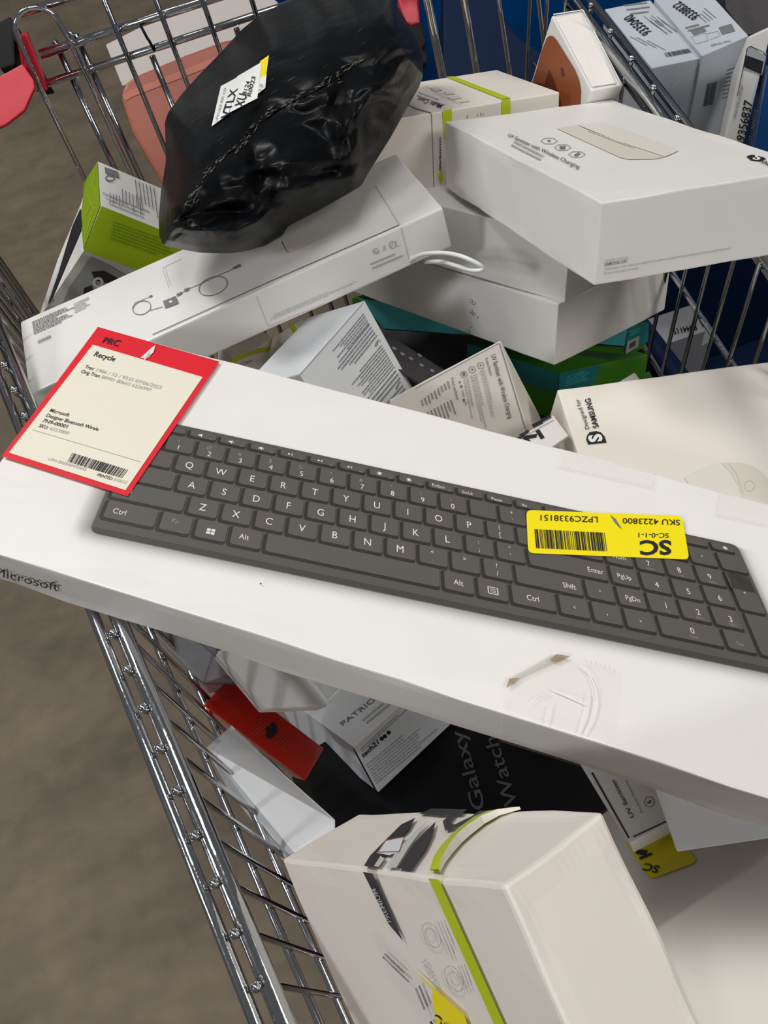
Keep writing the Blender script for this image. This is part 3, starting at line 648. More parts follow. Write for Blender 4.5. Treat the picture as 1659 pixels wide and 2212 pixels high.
# low sanitizer box at the right
b = Box([0.1526,0.0977,0.7707],[0.0181,0.2103,-0.1508],[0.1519,0.0041,0.0239],[0.0067,-0.0276,-0.0376], 1, .62, .22)
F_ = b.build('carton', 'white_card', seed=13); tag(F_, 'white sanitizer box with black frame lines, deep in the cart above a yellow sticker', 'box')
T = Flat(b.face('ab0'))
text(T, [('UV Sanitizer', (1371, 1766), (1327, 1684), (1363, 1769))], 'black_print', F_, 'lettering', .0003, .012)
text(T, [('Product Features', (1390, 1757), (1354, 1686), (1385.5, 1759))], 'grey_print', F_, 'lettering', .0003, .008)
polys(T, hexa((1403, 1733), 12, 12, 1.4) + [[(1398, 1735), (1405, 1728), (1409, 1733), (1402, 1738)]], 'grey_print', F_, 'pictogram')
polys(T, stroke([(1279, 1670), (1359, 1811)], 3.4) + stroke([(1368, 1809), (1440, 1775)], 2.6), 'black_print', F_, 'frame_line')

# ------------------------------------------------------------------ lower heap
b = Box([-0.0644,0.1306,0.9942],[0.0893,-0.0813,0.1695],[0.0461,0.0116,-0.0187],[0.0061,-0.1289,-0.065])
T_ = b.build('sleeved_box', 'white_card_warm', bevel=.0018, dent=.0016, seed=21); tag(T_, 'large white box with black and lime sleeve print, nearest at the bottom of the picture', 'box')
T = Flat(b.face('ac0'), .0014); U = Flat(b.face('ab0'), .0014)
poly(T, [(931, 1893), (954, 1896), (1097, 2212), (1115, 2252), (1090, 2252), (1075, 2212)], 'lime_print', T_, 'stripe', label='lime sleeve edge')
top_o = [(933, 1889), (942, 1864), (957, 1843), (978, 1820), (1000, 1800), (1030, 1777), (1058, 1763), (1106, 1753)]
top_i = [(954, 1892), (966, 1870), (981, 1850), (1000, 1828), (1020, 1810), (1050, 1786), (1082, 1768), (1128, 1755)]
polys(U, [[top_o[i], top_i[i], top_i[i + 1], top_o[i + 1]] for i in range(7)], 'lime_print', T_, 'stripe', .0004)
# bulging sleeve edge over the top: a thin curved lip
lipv = []; lipf = []
nU = U.n
for i, p in enumerate(top_i):
    k = math.sin(math.pi * i / 7) ** .8 * .003
    lipv += [U(top_o[i], .0006 + k * .35), U(p, .0012 + k), U(p, 0)]
for i in range(7): lipf += [(3 * i, 3 * i + 1, 3 * i + 4, 3 * i + 3), (3 * i + 1, 3 * i + 2, 3 * i + 5, 3 * i + 4)]
put('sleeve_lip', lipv, lipf, ['lime_print', 'white_card_warm'], T_, fmat=[0, 1] * 7, label='curved lime edge of the sleeve standing proud')
sp = poly(T, [(790, 1879), (811, 1883), (877, 2028), (846, 1992)], 'black_print', T_, 'black_strip', .0002, label='black strip with PREMIUM lettering')
text(T, [('PREMIUM', (853, 1986), (818, 1914), (844, 1988))], 'light_grey_print', sp, 'lettering', .0004, .01)
polys(U, [[(790, 1879), (811, 1883), (838, 1850), (862, 1822), (886, 1800), (901, 1774), (870, 1789), (830, 1829), (803, 1857)], [(862, 1885), (893, 1888), (924, 1842), (938, 1812), (945, 1783), (925, 1802), (898, 1830)],
          [(908, 1766), (936, 1754), (985, 1756), (1012, 1757), (1000, 1768), (956, 1770)], [(960, 1782), (980, 1765), (992, 1762), (975, 1785), (985, 1790), (1022, 1772), (1040, 1760), (1060, 1760), (1020, 1788), (966, 1803)]], 'black_print', T_, 'sleeve_print', .0005)
polys(U, [[(818, 1852), (836, 1824), (876, 1817), (866, 1850), (845, 1857)]], 'white_card_cool', T_, 'sleeve_print', .0007)
polys(U, stroke([(820, 1851), (837, 1825), (878, 1817), (867, 1850), (820, 1851)], 1.6), 'leather_print', T_, 'picture_frame', .0009)
polys(U, [[(812, 1880), (826, 1858), (835, 1864), (822, 1882)], [(840, 1884), (858, 1850), (905, 1800), (930, 1780), (890, 1835), (860, 1884)]], 'faint_print', T_, 'sleeve_print', .0006)
polys(T, ring((933, 2019), 16, 29, 2, ang=-.5) + ring((981, 2113), 16, 30, 2, ang=-.5) + ring((931, 2019), 9, 17, 1.4, ang=-.5) + ring((983, 2113), 9, 16, 1.4, ang=-.5), 'beige_print', T_, 'pictogram')
fine(T, (945, 1990), (975, 2062), (958, 1986), 3, 'faint_print', T_, 40, h=.4); fine(T, (990, 2085), (1018, 2160), (1002, 2082), 3, 'faint_print', T_, 41, h=.4)
text(T, [('MULTIPORT', (955, 2132), (924, 2067), (948, 2135))], 'light_grey_print', T_, 'lettering', .0004)
ys = poly(T, [(887, 2077), (897, 2087), (938, 2122), (1010, 2186), (1026, 2230), (955, 2240), (941, 2150), (942, 2132)], 'yellow_sticker', T_, 'price_sticker', .0005, label='yellow sticker, partly torn')
text(T, [('SC', (984, 2208), (949, 2184), (968, 2228))], 'black_print', ys, 'lettering', .0005, .02)
ps = poly(T, [(806, 2010), (816, 2000), (868, 2050), (890, 2080), (925, 2145), (935, 2195), (925, 2200), (870, 2140), (828, 2090)], 'clear_tape', T_, 'plastic_pocket', .0005, label='clear plastic sticker with torn corner')
fine(T, (834, 2062), (905, 2130), (838, 2056), 2, 'grey_print', ps, 44, h=.5, lift=.0008); fine(T, (905, 2130), (930, 2190), (912, 2124), 2, 'grey_print', ps, 45, h=.5, lift=.0008)
S_ = Flat(b.face('bc1'), .0012)

def pbox(name, mt, o, a, b_, c, lab, cat='box', seed=0, dent=.0, **kw):
    b = ppd(o, a, b_, c); ob = b.build(name, mt, seed=seed, dent=dent, **kw); tag(ob, lab, cat); return b, ob
# box with printed rear side under the keyboard box
b = Box([-0.0126,0.285,0.6609],[0.1097,0.045,-0.0146],[-0.062,0.1259,-0.0776],[0.0056,-0.0319,-0.0563])
PT = b.build('carton', 'white_card_cool', seed=14); tag(PT, 'white phone case box with dark lettering, beside the red box', 'box')
T = Flat(b.face('ab0')); Fr = Flat(b.face('ac0')); Sd = Flat(b.face('bc0'))
text(T, [('PATRIOT', (742, 1569), (826, 1503), (734, 1563))], 'grey_print', PT, 'lettering', .0004, .006)
fine(T, (782, 1556), (850, 1500), (790, 1562), 2, 'light_grey_print', PT, 50, h=.4)
text(Fr, [('tech21', (783.5, 1637), (818, 1605), (778.5, 1628))], 'black_print', PT, 'lettering', .0004, .02)
polys(Fr, [[(cx + 4.5 * math.cos(t), cy + 4.5 * math.sin(t)) for t in [i * .628 for i in range(10)]] for cx, cy in ((824, 1595), (831, 1590), (839, 1582))], 'black_print', PT, 'dot_mark')
fine(Fr, (778, 1618), (880, 1522), (781, 1622), 2, 'light_grey_print', PT, 51, h=.4)
fine(Fr, (790, 1652), (925, 1540), (812, 1690), 8, 'light_grey_print', PT, 52, h=.35)
polys(Sd, stroke([(765, 1618), (790, 1665), (813, 1708)], 2.2), 'black_print', PT, 'open_seam')
# black watch box at the bottom of the gap
b, GW = pbox('watch_box', 'black_card', (640, 1640, .925), (1200, 1290, 1.02), (850, 2080, .82), (630, 1680, .97), 'black smartwatch box with grey lettering, low in the gap below the keyboard box')
T = Flat(b.face('ab0'))
text(T, [('Galaxy', (1049, 1746), (1000, 1576), (1020, 1754)), ('Watch', (1119, 1738), (1072, 1590), (1090, 1746))], 'watch_letter', GW, 'lettering', .0005, .008)
# red box
b, Rd = pbox('phone_case_box', 'red_card', (439, 1523, .73), (660, 1688, .76), (498, 1462, .79), (436, 1530, .79), 'glossy red box with black diamond mark, wedged against the left cart wires', seed=15, bevel=.002)
T = Flat(b.face('ab0'))
poly(T, [(574, 1574), (589, 1561), (597, 1566), (598, 1584), (583, 1598), (575, 1592)], 'black_print', Rd, 'diamond_mark', label='black diamond mark')
fine(T, (560, 1553), (586, 1573), (538, 1580), 6, 'coral_light', Rd, 55, h=.25); fine(T, (604, 1572), (640, 1600), (592, 1604), 6, 'coral_light', Rd, 56, h=.25)
text(T, [('Q650', (672, 1642), (688, 1622), (664, 1634))], 'coral_light', Rd, 'lettering')
# white tilted box with tape
b, Q_ = pbox('carton', 'white_card', (574, 1531, .66), (711, 1525, .60), (470, 1405, .67), (560, 1540, .70), 'plain white box wedged above the red box under the keyboard box', seed=16, bevel=.0016)
T = Flat(b.face('ab0'))
tq = poly(T, [(680, 1472), (735, 1487), (712, 1520), (705, 1508)], 'tape_edge', Q_, 'tape_flap', label='folded clear tape at its corner'); polys(T, stroke([(685, 1478), (712, 1512), (736, 1486)], 3), 'white_print', tq, 'tape_crease', .0008)
# grey film wrapped box
b, R_ = pbox('carton', 'grey_card', (439, 1477, .76), (512, 1451, .74), (325, 1352, .70), (450, 1500, .80), 'pale grey wrapped box at the left wires under the keyboard box', seed=17, bevel=.002)
T = Flat(b.face('ab0')); poly(T, [(330, 1360), (400, 1360), (505, 1449), (441, 1472)], 'cling_film', R_, 'film_wrap', .001); polys(T, stroke([(464, 1398), (440, 1474)], 1.6), 'grey_print', R_, 'film_crease', .0014)
# long white panel box
o_, T = slab('long_carton', [(498, 1569), (724, 1770), (724, 1830), (637, 1842), (616, 1852), (487, 1684), (448, 1616)], [.72, .69, .68, .68, .69, .70, .665], .03, 'white_card_cool')
Sx = o_; tag(Sx, 'long white box lying beside the left wires, below the red box', 'box')
slab('film_wrap', [(446, 1614), (500, 1567), (560, 1622), (487, 1690)], [.655, .712, .705, .69], .001, 'cling_film', Sx, 0)
o_, T = slab('carton', [(588, 1780), (640, 1810), (664, 1870), (604, 1846)], [.735, .735, .735, .74], .03, 'navy_plastic'); tag(o_, 'dark blue box edge showing below the long white box by the left wires', 'box')
# right lower boxes
b, V_ = pbox('carton', 'white_card_cool', (1461, 1841, .59), (1590, 1730, .66), (1402, 1672, .64), (1800, 1791, .57), 'plain white box wedged under the keyboard box at the lower right', seed=18)
b, U_ = pbox('open_box', 'white_card_warm', (1412, 2010, .63), (1800, 1752, .588), (1285, 1770, .80), (1600, 2420, .525), 'big warm white box at the lower right corner, beside the lime striped one', seed=19, bevel=.002, dent=.001)
T = Flat(b.face('ab0'), .0008)
ys = poly(T, [(1354, 1824), (1447, 1782), (1506, 1861), (1500, 1868), (1420, 1898), (1410, 1899), (1402, 1893)], 'yellow_sticker', U_, 'price_sticker', .0008, label='yellow sticker reading SC, in shadow')
text(T, [('SC', (1431, 1876), (1398, 1869), (1424, 1891))], 'black_print', ys, 'lettering', .0016, .02)
polys(T, [[(1373, 1838), (1404, 1842), (1398, 1852), (1380, 1850)], [(1385, 1856), (1412, 1846), (1412, 1852), (1387, 1862)]], 'black_print', ys, 'bar_print', .0016)
# small pieces peeping out between
b, g1 = pbox('small_carton', 'white_card_warm', (505, 775, .80), (589, 729, .79), (470, 745, .84), (505, 835, .80), 'small white box with curved lime band, below the long accessory box', seed=22)
Fr = Flat(b.face('ac0')); polys(Fr, [[(500, 788), (502, 777), (520, 766), (522, 776)], [(522, 776), (520, 766), (556, 752), (558, 762)], [(558, 762), (556, 752), (590, 748), (591, 757)]], 'lime_print', g1, 'stripe'); fine(Fr, (520, 762), (575, 738), (522, 768), 2, 'light_grey_print', g1, 60, h=.4); text(Fr, [('Case', (522, 789), (546, 781), (521, 783))], 'grey_print', g1, 'lettering')
b, g2 = pbox('small_carton', 'white_card_warm', (589, 729, .785), (625, 772, .80), (655, 688, .84), (575, 790, .78), 'small white box with slanting lime stripe, between long box and caution box', seed=23)
T = Flat(b.face('ab0')); poly(T, [(620, 700), (628, 696), (645, 716), (637, 722)], 'lime_print', g2, 'stripe')
# green and teal boxes: planes parallel to the stack above them
n = Vector((.193, .358, .913)).normalized()
def pl(px, k): return on_plane(px, n * (k / 1.0), n)
def stackbox(pO, pA, pB, k, th, ms, lab, seed):
    O, a, b_ = pl(pO, k), pl(pA, k), pl(pB, k)
    b = Box(O, a - O, b_ - a, n * -th); o = b.build('flat_box', ms, seed=seed); tag(o, lab, 'box'); return b, o
b, P1 = stackbox((760, 643), (1356, 710), (1400, 695), 1.016, .0265, 'green_card', 'flat green box with teal upper half, under the lowest white stacked carton', 31)
b.b = b.b * 3.2
Fr = Flat(b.face('ac0')); Sd = Flat(b.face('bc1'))
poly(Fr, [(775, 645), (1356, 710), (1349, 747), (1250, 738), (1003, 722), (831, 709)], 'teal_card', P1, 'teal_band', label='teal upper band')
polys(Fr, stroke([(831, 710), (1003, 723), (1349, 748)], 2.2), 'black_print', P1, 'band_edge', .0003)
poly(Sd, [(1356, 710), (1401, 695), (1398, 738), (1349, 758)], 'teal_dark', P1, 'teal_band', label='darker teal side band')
lb = poly(Sd, [(1354, 737), (1380, 724), (1377, 748), (1350, 764)], 'light_grey_print', P1, 'barcode_label', .0004, label='white barcode label'); barcode(Sd, [(1358, 741), (1372, 734), (1370, 746), (1356, 753)], 'black_print', lb, 8, 2, .0007)
fine(Sd, (1360, 716), (1392, 704), (1359, 724), 3, 'teal_card', P1, 61, h=.4)
b, P2 = stackbox((1010, 742), (1208, 806), (1400, 765), .980, .050, 'green_card', 'green and teal box, second of the pair beneath the white stack', 32)
Fr = Flat(b.face('ac0')); Sd = Flat(b.face('bc1'))
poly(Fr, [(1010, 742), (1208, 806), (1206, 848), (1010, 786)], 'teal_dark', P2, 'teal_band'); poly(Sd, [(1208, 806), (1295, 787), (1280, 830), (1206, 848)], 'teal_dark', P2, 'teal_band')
fine(Sd, (1225, 812), (1285, 794), (1220, 832), 5, 'teal_card', P2, 62, h=.4)
b, dk = pbox('dark_case', 'dark_foam', (835, 720, .80), (1010, 830, .80), (800, 760, .74), (835, 760, .86), 'dark grey case with raised dots, in the gap behind caution box', seed=33)
T = Flat(b.face('ab0'), .0); dots = [(868, 767), (886, 777), (909, 791), (932, 803), (850, 755), (905, 770)]
dv = ([], [])
for d in dots:
    p = on_plane(d, T.P, T.n); add(dv, tube([p, p + T.n * .0012, p + T.n * .0018], .0022, 8))
put('raised_dot', dv[0], dv[1], 'grey_card', dk, smooth=True)['kind'] = 'stuff'
b, o_ = pbox('carton', 'dark_foam', (700, 700, 1.0), (1230, 700, 1.0), (660, 1050, .88), (700, 700, 1.08), 'dark grey carton deep under the middle of the heap', seed=37)  # added filler, its dark colour stands in for shade in the gap
b, w1 = pbox('small_carton', 'white_card', (1096, 962, .650), (1194, 896, .678), (1130, 1010, .64), (1100, 966, .662), 'white box with bold black lettering glimpsed beside the right hand sanitizer box', seed=34)
T = Flat(b.face('ab0')); polys(T, [[(1114, 948), (1140, 928), (1143, 934), (1120, 952)], [(1135, 942), (1160, 938), (1158, 946), (1134, 950)], [(1148, 918), (1170, 908), (1172, 916), (1152, 926)], [(1156, 932), (1164, 928), (1176, 946), (1168, 950)], [(1120, 940), (1128, 936), (1150, 958), (1140, 958)], [(1168, 906), (1188, 897), (1190, 902), (1172, 912)]], 'black_print', w1, 'bold_print')
polys(T, stroke([(1118, 946), (1192, 902)], 1.6) + stroke([(1122, 950), (1196, 908)], 1.2), 'grey_print', w1, 'lid_seam')
b, w2 = pbox('small_carton', 'white_card', (1371, 804, .78), (1325, 832, .77), (1384, 822, .77), (1373, 830, .84), 'white box corner showing just above the flat sanitizer box', seed=35)
b, w3 = pbox('small_carton', 'green_card', (1402, 801, .80), (1378, 812, .79), (1412, 818, .79), (1403, 830, .86), 'green box corner showing beside the white box corner', seed=36)
# cable loop
pts = [(880, 566, .735), (905, 552, .725), (930, 547, .715), (965, 547, .705), (1000, 555, .69), (1032, 570, .688), (1043, 579, .69), (1036, 584, .69), (1015, 583, .695), (985, 574, .705), (955, 566, .72), (915, 566, .75)]
P = [at((x, y), d) for x, y, d in pts]
def smooth(P, n=6):
    out = []
    for i in range(len(P) - 1):
        p0, p1, p2, p3 = P[max(i - 1, 0)], P[i], P[i + 1], P[min(i + 2, len(P) - 1)]
        for k in range(n):
            t = k / n; out.append(.5 * ((2 * p1) + (p2 - p0) * t + (2 * p0 - 5 * p1 + 4 * p2 - p3) * t * t + (3 * p1 - p0 - 3 * p2 + p3) * t ** 3))
    return out + [P[-1]]
V, Fc = tube(smooth(P), .0017, 10); o = put('cable', V, Fc, 'white_cable', smooth=True); tag(o, 'white charging cable looped out beside the long accessory box', 'cable')

# headphone box with bevelled lime top, at the left wires
e1 = (W @ Vector((.78, .185, .6))).normalized()
p0 = at((219, 445), .83); n1 = e1
side = [(212, 349), (219, 445), (181, 542), (100, 665), (82, 690), (125, 560), (175, 440), (192, 385)]
Pn = [on_plane(q, p0, n1) for q in side]
Lg = .105
k = len(Pn); V = Pn + [p + e1 * Lg for p in Pn]
Fc = [tuple(range(k)), tuple(range(2 * k - 1, k - 1, -1))] + [(i, (i + 1) % k, (i + 1) % k + k, i + k) for i in range(k)]
NB = put('headphone_box', V, Fc, ['white_card', 'lime_card'], fmat=[0, 0, 0, 1] + [0] * (k - 2)); tag(NB, 'white headphone box with lime top edge, standing at the left cart wires', 'box')
ct = at((260, 480), .93)
def fl(a, b_, c): 
    nn = (b_ - a).cross(c - a).normalized()
    if nn.dot(a - CAM) > 0: nn = -nn
    return Flat((a, nn), .0008)
Ps = fl(V[0], V[1], V[k]); Qs = fl(V[1], V[2], V[k + 1]); Fs = fl(V[2], V[3], V[k + 2]); Sd = fl(Pn[0], Pn[1], Pn[2])
poly(Sd, [(212, 350), (218, 445), (182, 540), (176, 475), (184, 394)], 'dark_lime_print', NB, 'lime_side', label='lime side panel with fine lines')
polys(Sd, stroke([(209, 372), (204, 400), (212, 418)], .9) + stroke([(190, 420), (206, 452), (190, 500)], .9) + stroke([(186, 470), (200, 440), (214, 440)], .9), 'lime_print', NB, 'fine_lines', .0004)
poly(Sd, [(176, 450), (180, 490), (150, 560), (112, 650), (104, 660), (128, 590), (158, 490)], 'black_print', NB, 'black_side_print', .0001)
fine(Ps, (235, 442), (345, 486), (222, 420), 3, 'light_grey_print', NB, 70, h=.3)
for j, (a, b_, c, r) in enumerate((((236, 418), (236, 444), (256, 424), 4), ((262, 410), (264, 452), (300, 426), 6), ((290, 390), (300, 465), (330, 406), 6))): fine(Ps, a, b_, c, r, 'grey_print', NB, 71 + j, h=.3)
polys(Ps, [[(225, 362), (254, 372), (257, 386), (227, 376)]], 'grey_print', NB, 'code_patch'); polys(Ps, ring((237, 386), 9, 6, 3), 'grey_print', NB, 'round_mark')
fine(Qs, (244, 478), (384, 528), (236, 512), 6, 'dark_lime_print', NB, 77, h=.35)
hp = poly(Fs, [(196, 553), (235, 572), (300, 610), (300, 660), (120, 690), (150, 620)], 'light_grey_print', NB, 'earbud_picture', label='grey printed picture of earbuds')
polys(Fs, [[(198, 585), (225, 583), (255, 600), (240, 612), (205, 604)], [(182, 620), (198, 614), (202, 628), (190, 640), (180, 634)]], 'black_print', hp, 'dark_print', .0004); polys(Fs, ring((212, 608), 9, 9, 6, 14), 'white_print', hp, 'bud_print', .0005)

# black poly bag
def bag():
    out = [(342, 470), (343, 512), (352, 531), (392, 540), (430, 547), (490, 549), (530, 545), (575, 533), (612, 512), (623, 492), (650, 478), (700, 452), (748, 425), (782, 405), (800, 372), (820, 340), (845, 300), (868, 258), (888, 222), (906, 190), (915, 165), (914, 130), (905, 95), (884, 55), (864, 20), (845, -15), (800, -45), (720, -40), (650, -12), (600, 8), (556, 32), (520, 62), (480, 106), (430, 158), (390, 202), (362, 240), (354, 262), (356, 300), (357, 350), (347, 410)]
    sk = [(395, 455), (425, 415), (480, 348), (540, 285), (600, 238), (700, 188), (790, 130), (850, 85)]
    def near(p):
        best = None
        for i in range(len(sk) - 1):
            a, b_ = Vector(sk[i]), Vector(sk[i + 1]); d = b_ - a; t = max(0, min(1, (Vector(p) - a).dot(d) / d.dot(d))); q = a + d * t
            if best is None or (Vector(p) - q).length < best[0]: best = ((Vector(p) - q).length, q, d)
        return best
    N = 300; per = []; tot = 0; seg = []
    for i in range(len(out)):
        a, b_ = Vector(out[i]), Vector(out[(i + 1) % len(out)]); seg.append((a, b_, (b_ - a).length)); tot += seg[-1][2]
    for k in range(N):
        s_ = tot * k / N
        for a, b_, l in seg:
            if s_ <= l: per.append(a.lerp(b_, s_ / l)); break
            s_ -= l
    R = 64; V = []; Fc = []
    def base(p): return .727 + (430 - p.y) * .00022 - (p.x - 600) * .00002
    def tri(x): return abs((x % 1.0) * 2 - 1)
    def wr(p, low=True):
        w1 = noise.noise(Vector((p.x * .006, p.y * .006, 1))); w2 = noise.noise(Vector((p.x * .013, p.y * .013, 5)))
        if low:
            f = tri((p.x * .62 + p.y * .78) / 175 + w1 * .9) * .020 + tri((p.x * .95 - p.y * .3) / 120 + w1 * .7 + w2 * .3) * .008 + tri((p.x * .2 + p.y * .98) / 66 + w2 * .8) * .0065
            return f + tri((p.x * .8 + p.y * .6) / 38 + w1 * 3 + w2) * .0024
        return tri((p.x * .6 + p.y * .8) / 260 + w1 * .8) * .010 + tri((p.x * .9 - p.y * .43) / 190 + w2 * .5) * .005 + tri((p.x * .5 + p.y * .86) / 48 + w1 * 2.2) * .0012
    info = []
    for p in per:
        d, q, dd = near(p); c = dd.x * (p.y - q.y) - dd.y * (p.x - q.x)   # >0 : below right of the ridge
        info.append((q, c > 0))
    # smooth the ridge feet so the fan stays even
    for j in range(R + 1):
        t = j / R
        for k, p in enumerate(per):
            q, low = info[k]; x = q.lerp(p, t)
            if low: hgt = .095 * (1 - t ** 1.35) + .012 * math.sin(math.pi * t)
            else: hgt = .095 * (1 - t ** 2.6)
            edge = min(1, (1 - t) * 6)
            bl = min(1, t * 2.2); hgt = hgt + (wr(x, low) * bl + .5 * (wr(x, True) + wr(x, False)) * (1 - bl)) * (.45 + .55 * edge)
            V.append(at((x.x, x.y), base(x) - hgt))
    for j in range(R):
        for k in range(N):
            a, b_ = j * N + k, j * N + (k + 1) % N
            Fc.append((a, a + N, b_ + N, b_))
    # back side
    c = len(V); bk = []
    for j in range(1, 7):
        t = 1 - j / 6
        for k, p in enumerate(per):
            q = Vector((630, 290)); x = q.lerp(p, t); V.append(at((x.x, x.y), base(x) + .006 * (1 - t) + .002))
    prev = R * N
    for j in range(6):
        cur = c + j * N
        for k in range(N): Fc.append((prev + k, cur + k, cur + (k + 1) % N, prev + (k + 1) % N))
        prev = cur
    o = put('polythene_bag', V, Fc, 'black_poly', smooth=True)
    bm = bmesh.new(); bm.from_mesh(o.data); bmesh.ops.remove_doubles(bm, verts=bm.verts, dist=.0004); bmesh.ops.smooth_vert(bm, verts=bm.verts, factor=.5, use_axis_x=True, use_axis_y=True, use_axis_z=True); bmesh.ops.recalc_face_normals(bm, faces=bm.faces); bm.to_mesh(o.data); bm.free()
    o.data.polygons.foreach_set('use_smooth', [True] * len(o.data.polygons))
    return o
BG = bag(); tag(BG, 'crumpled glossy black polythene bag with white label on top of the heap', 'bag')
D = Drape(BG, .0012)
def dquad(q, m, name, parent, lift=0, nx=10, ny=8, label=None):
    a, b_, c, d = [Vector(x) for x in q]; V = []
    for j in range(ny + 1):
        for i in range(nx + 1): V.append(D(tuple(a.lerp(b_, i / nx).lerp(d.lerp(c, i / nx), j / ny)), lift))
    return put(name, V, [(j * (nx + 1) + i, j * (nx + 1) + i + 1, (j + 1) * (nx + 1) + i + 1, (j + 1) * (nx + 1) + i) for j in range(ny) for i in range(nx)], m, parent, smooth=True, label=label)
l1 = dquad([(477, 186), (514, 166), (494, 246), (457, 273)], 'white_print', 'label', BG, .0008, label='white printed label')
l2 = dquad([(512, 165), (565, 134), (556, 212), (496, 243)], 'white_print', 'label', BG, .0012, label='white printed label with yellow end')
dquad([(562, 132), (581, 119), (575, 162), (556, 172)], 'yellow_sticker', 'label_end', l2, .0006, 5, 5, label='yellow end of the label'); dquad([(556, 170), (576, 160), (573, 190), (553, 206)], 'white_print', 'label_end', l2, .0006, 5, 5)
text(D, [('VTLX', (493, 254), (514, 190), (476, 256))], 'black_print', l1, 'lettering', .0022, .012)
text(D, [('UPSCALE INC CO', (469, 262), (489, 190), (464, 262))], 'grey_print', l1, 'small_lettering', .0022)
text(D, [('B124', (531, 205), (540, 176), (523, 203)), ('R0023', (541, 208), (552, 166), (533, 206))], 'black_print', l2, 'lettering', .0026, .01)
text(D, [('XU', (524, 232), (534, 204), (506, 229))], 'black_print', l2, 'lettering', .0026, .008)
text(D, [('12', (560, 195), (562, 180), (566, 196))], 'grey_print', l2, 'small_lettering', .0026)
rnd = random.Random(8); dust = []
sk = [(395, 445), (425, 412), (480, 345), (540, 282), (600, 234), (700, 180), (780, 130)]
def sliver(p, d, L, w):
    n = Vector((-d.y, d.x)); return [D(tuple(p + d * x * L + n * y * w)) for x, y in ((-.5, .1), (-.2, -.5), (.25, -.35), (.5, .15), (.2, .5), (-.25, .4))]
for i in range(150):
    t = rnd.random() ** .9; k = min(5, int(t * 6)); a, b_ = Vector(sk[k]), Vector(sk[k + 1]); d = (b_ - a).normalized()
    p = a.lerp(b_, t * 6 - k) + Vector((-d.y, d.x)) * (rnd.gauss(0, 5) + 6 * math.sin(t * 17)); d.rotate(Matrix.Rotation(rnd.gauss(0, .3), 2))
    dust.append(sliver(p, d, rnd.uniform(4, 17), rnd.uniform(.7, 2.6)))
V = [v for q in dust for v in q]; put('dust_smear', V, [tuple(range(6 * i, 6 * i + 6)) for i in range(len(dust))], 'poly_dust', BG)['kind'] = 'stuff'
scr = []
for i in range(46):
    p = Vector((rnd.uniform(430, 830), rnd.uniform(20, 420)))
    if (p.y - 300) > -(p.x - 520) * .72 + 20 or p.y < -(p.x - 560) * .9 + 60: 
        if rnd.random() < .7: continue
    d = Vector((1, -.75 + rnd.gauss(0, .15))).normalized(); scr.append(sliver(p, d, rnd.uniform(8, 26), rnd.uniform(.6, 1.3)))
V = [v for q in scr for v in q]; put('scratches', V, [tuple(range(6 * i, 6 * i + 6)) for i in range(len(scr))], 'scratch_grey', BG)['kind'] = 'stuff'

# coral tub and white sheet behind the gate
o_, T = slab('paper_packet', [(228, 96), (300, 60), (560, -30), (640, 40), (480, 110), (300, 175), (264, 186)], [1.12] * 7, .01, 'grey_paper'); tag(o_, 'white packet behind the gate wires, above the coral tub', 'packet')
o_, T = slab('plastic_tub', [(262, 215), (264, 195), (272, 178), (292, 163), (400, 118), (480, 88), (620, 60), (620, 420), (360, 420), (340, 380), (285, 285)], [1.03] * 11, .06, 'coral_plastic', bevel=.004); tag(o_, 'coral pink plastic tub standing behind the wire gate', 'tub')
T = Flat(T, .0006); poly(T, [(264, 205), (280, 196), (380, 158), (470, 122), (620, 95), (620, 108), (470, 138), (390, 170), (290, 208), (272, 218)], 'coral_light', o_, 'rim_band', label='paler raised rim'); 

# ------------------------------------------------------------------ beside and behind the cart: blue tote and its boxes
def zq(px, z): return on_z(px, z)
def zbox(name, mt, pO, pA, pB, z, hh, lab, seed=0, cat='box', bevel=.001):
    O, a, b_ = zq(pO, z), zq(pA, z), zq(pB, z); b = Box(O, a - O, b_ - O, Vector((0, 0, -hh))); o = b.build(name, mt, seed=seed, bevel=bevel); tag(o, lab, cat); return b, o
def tote(name, x0, x1, y0, y1, z0, z1, lab, th=.012, ribs=6):
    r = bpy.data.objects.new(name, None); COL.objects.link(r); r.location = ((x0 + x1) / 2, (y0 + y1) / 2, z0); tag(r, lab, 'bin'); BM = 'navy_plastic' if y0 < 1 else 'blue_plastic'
    for (a, b_, c, d) in ((x0, x0 + th, y0, y1), (x1 - th, x1, y0, y1), (x0 + th, x1 - th, y0, y0 + th), (x0 + th, x1 - th, y1 - th, y1)):
        Box((a, c, z0), (b_ - a, 0, 0), (0, d - c, 0), (0, 0, z1 - z0)).build('side_panel', BM, parent=r, bevel=.003)
    Box((x0, y0, z0), (x1 - x0, 0, 0), (0, y1 - y0, 0), (0, 0, th)).build('base_panel', BM, parent=r, bevel=.003)
    for i in range(ribs):
        y = y0 + (i + .5) * (y1 - y0) / ribs
        Box((x0 - .02, y - .01, z0 + .02), (.02, 0, 0), (0, .02, 0), (0, 0, z1 - z0 - .03)).build('rib', BM, parent=r, bevel=.003)
    put('rim', *tube([(x0 - .008, y0 - .008, z1), (x1 + .008, y0 - .008, z1), (x1 + .008, y1 + .008, z1), (x0 - .008, y1 + .008, z1), (x0 - .008, y0 - .008, z1)], .012, 10), BM, r, smooth=True)
    return r
tote('blue_tote', .50, 1.15, .30, 1.02, .30, .62, 'large blue plastic tote beside the cart, holding numbered boxes')
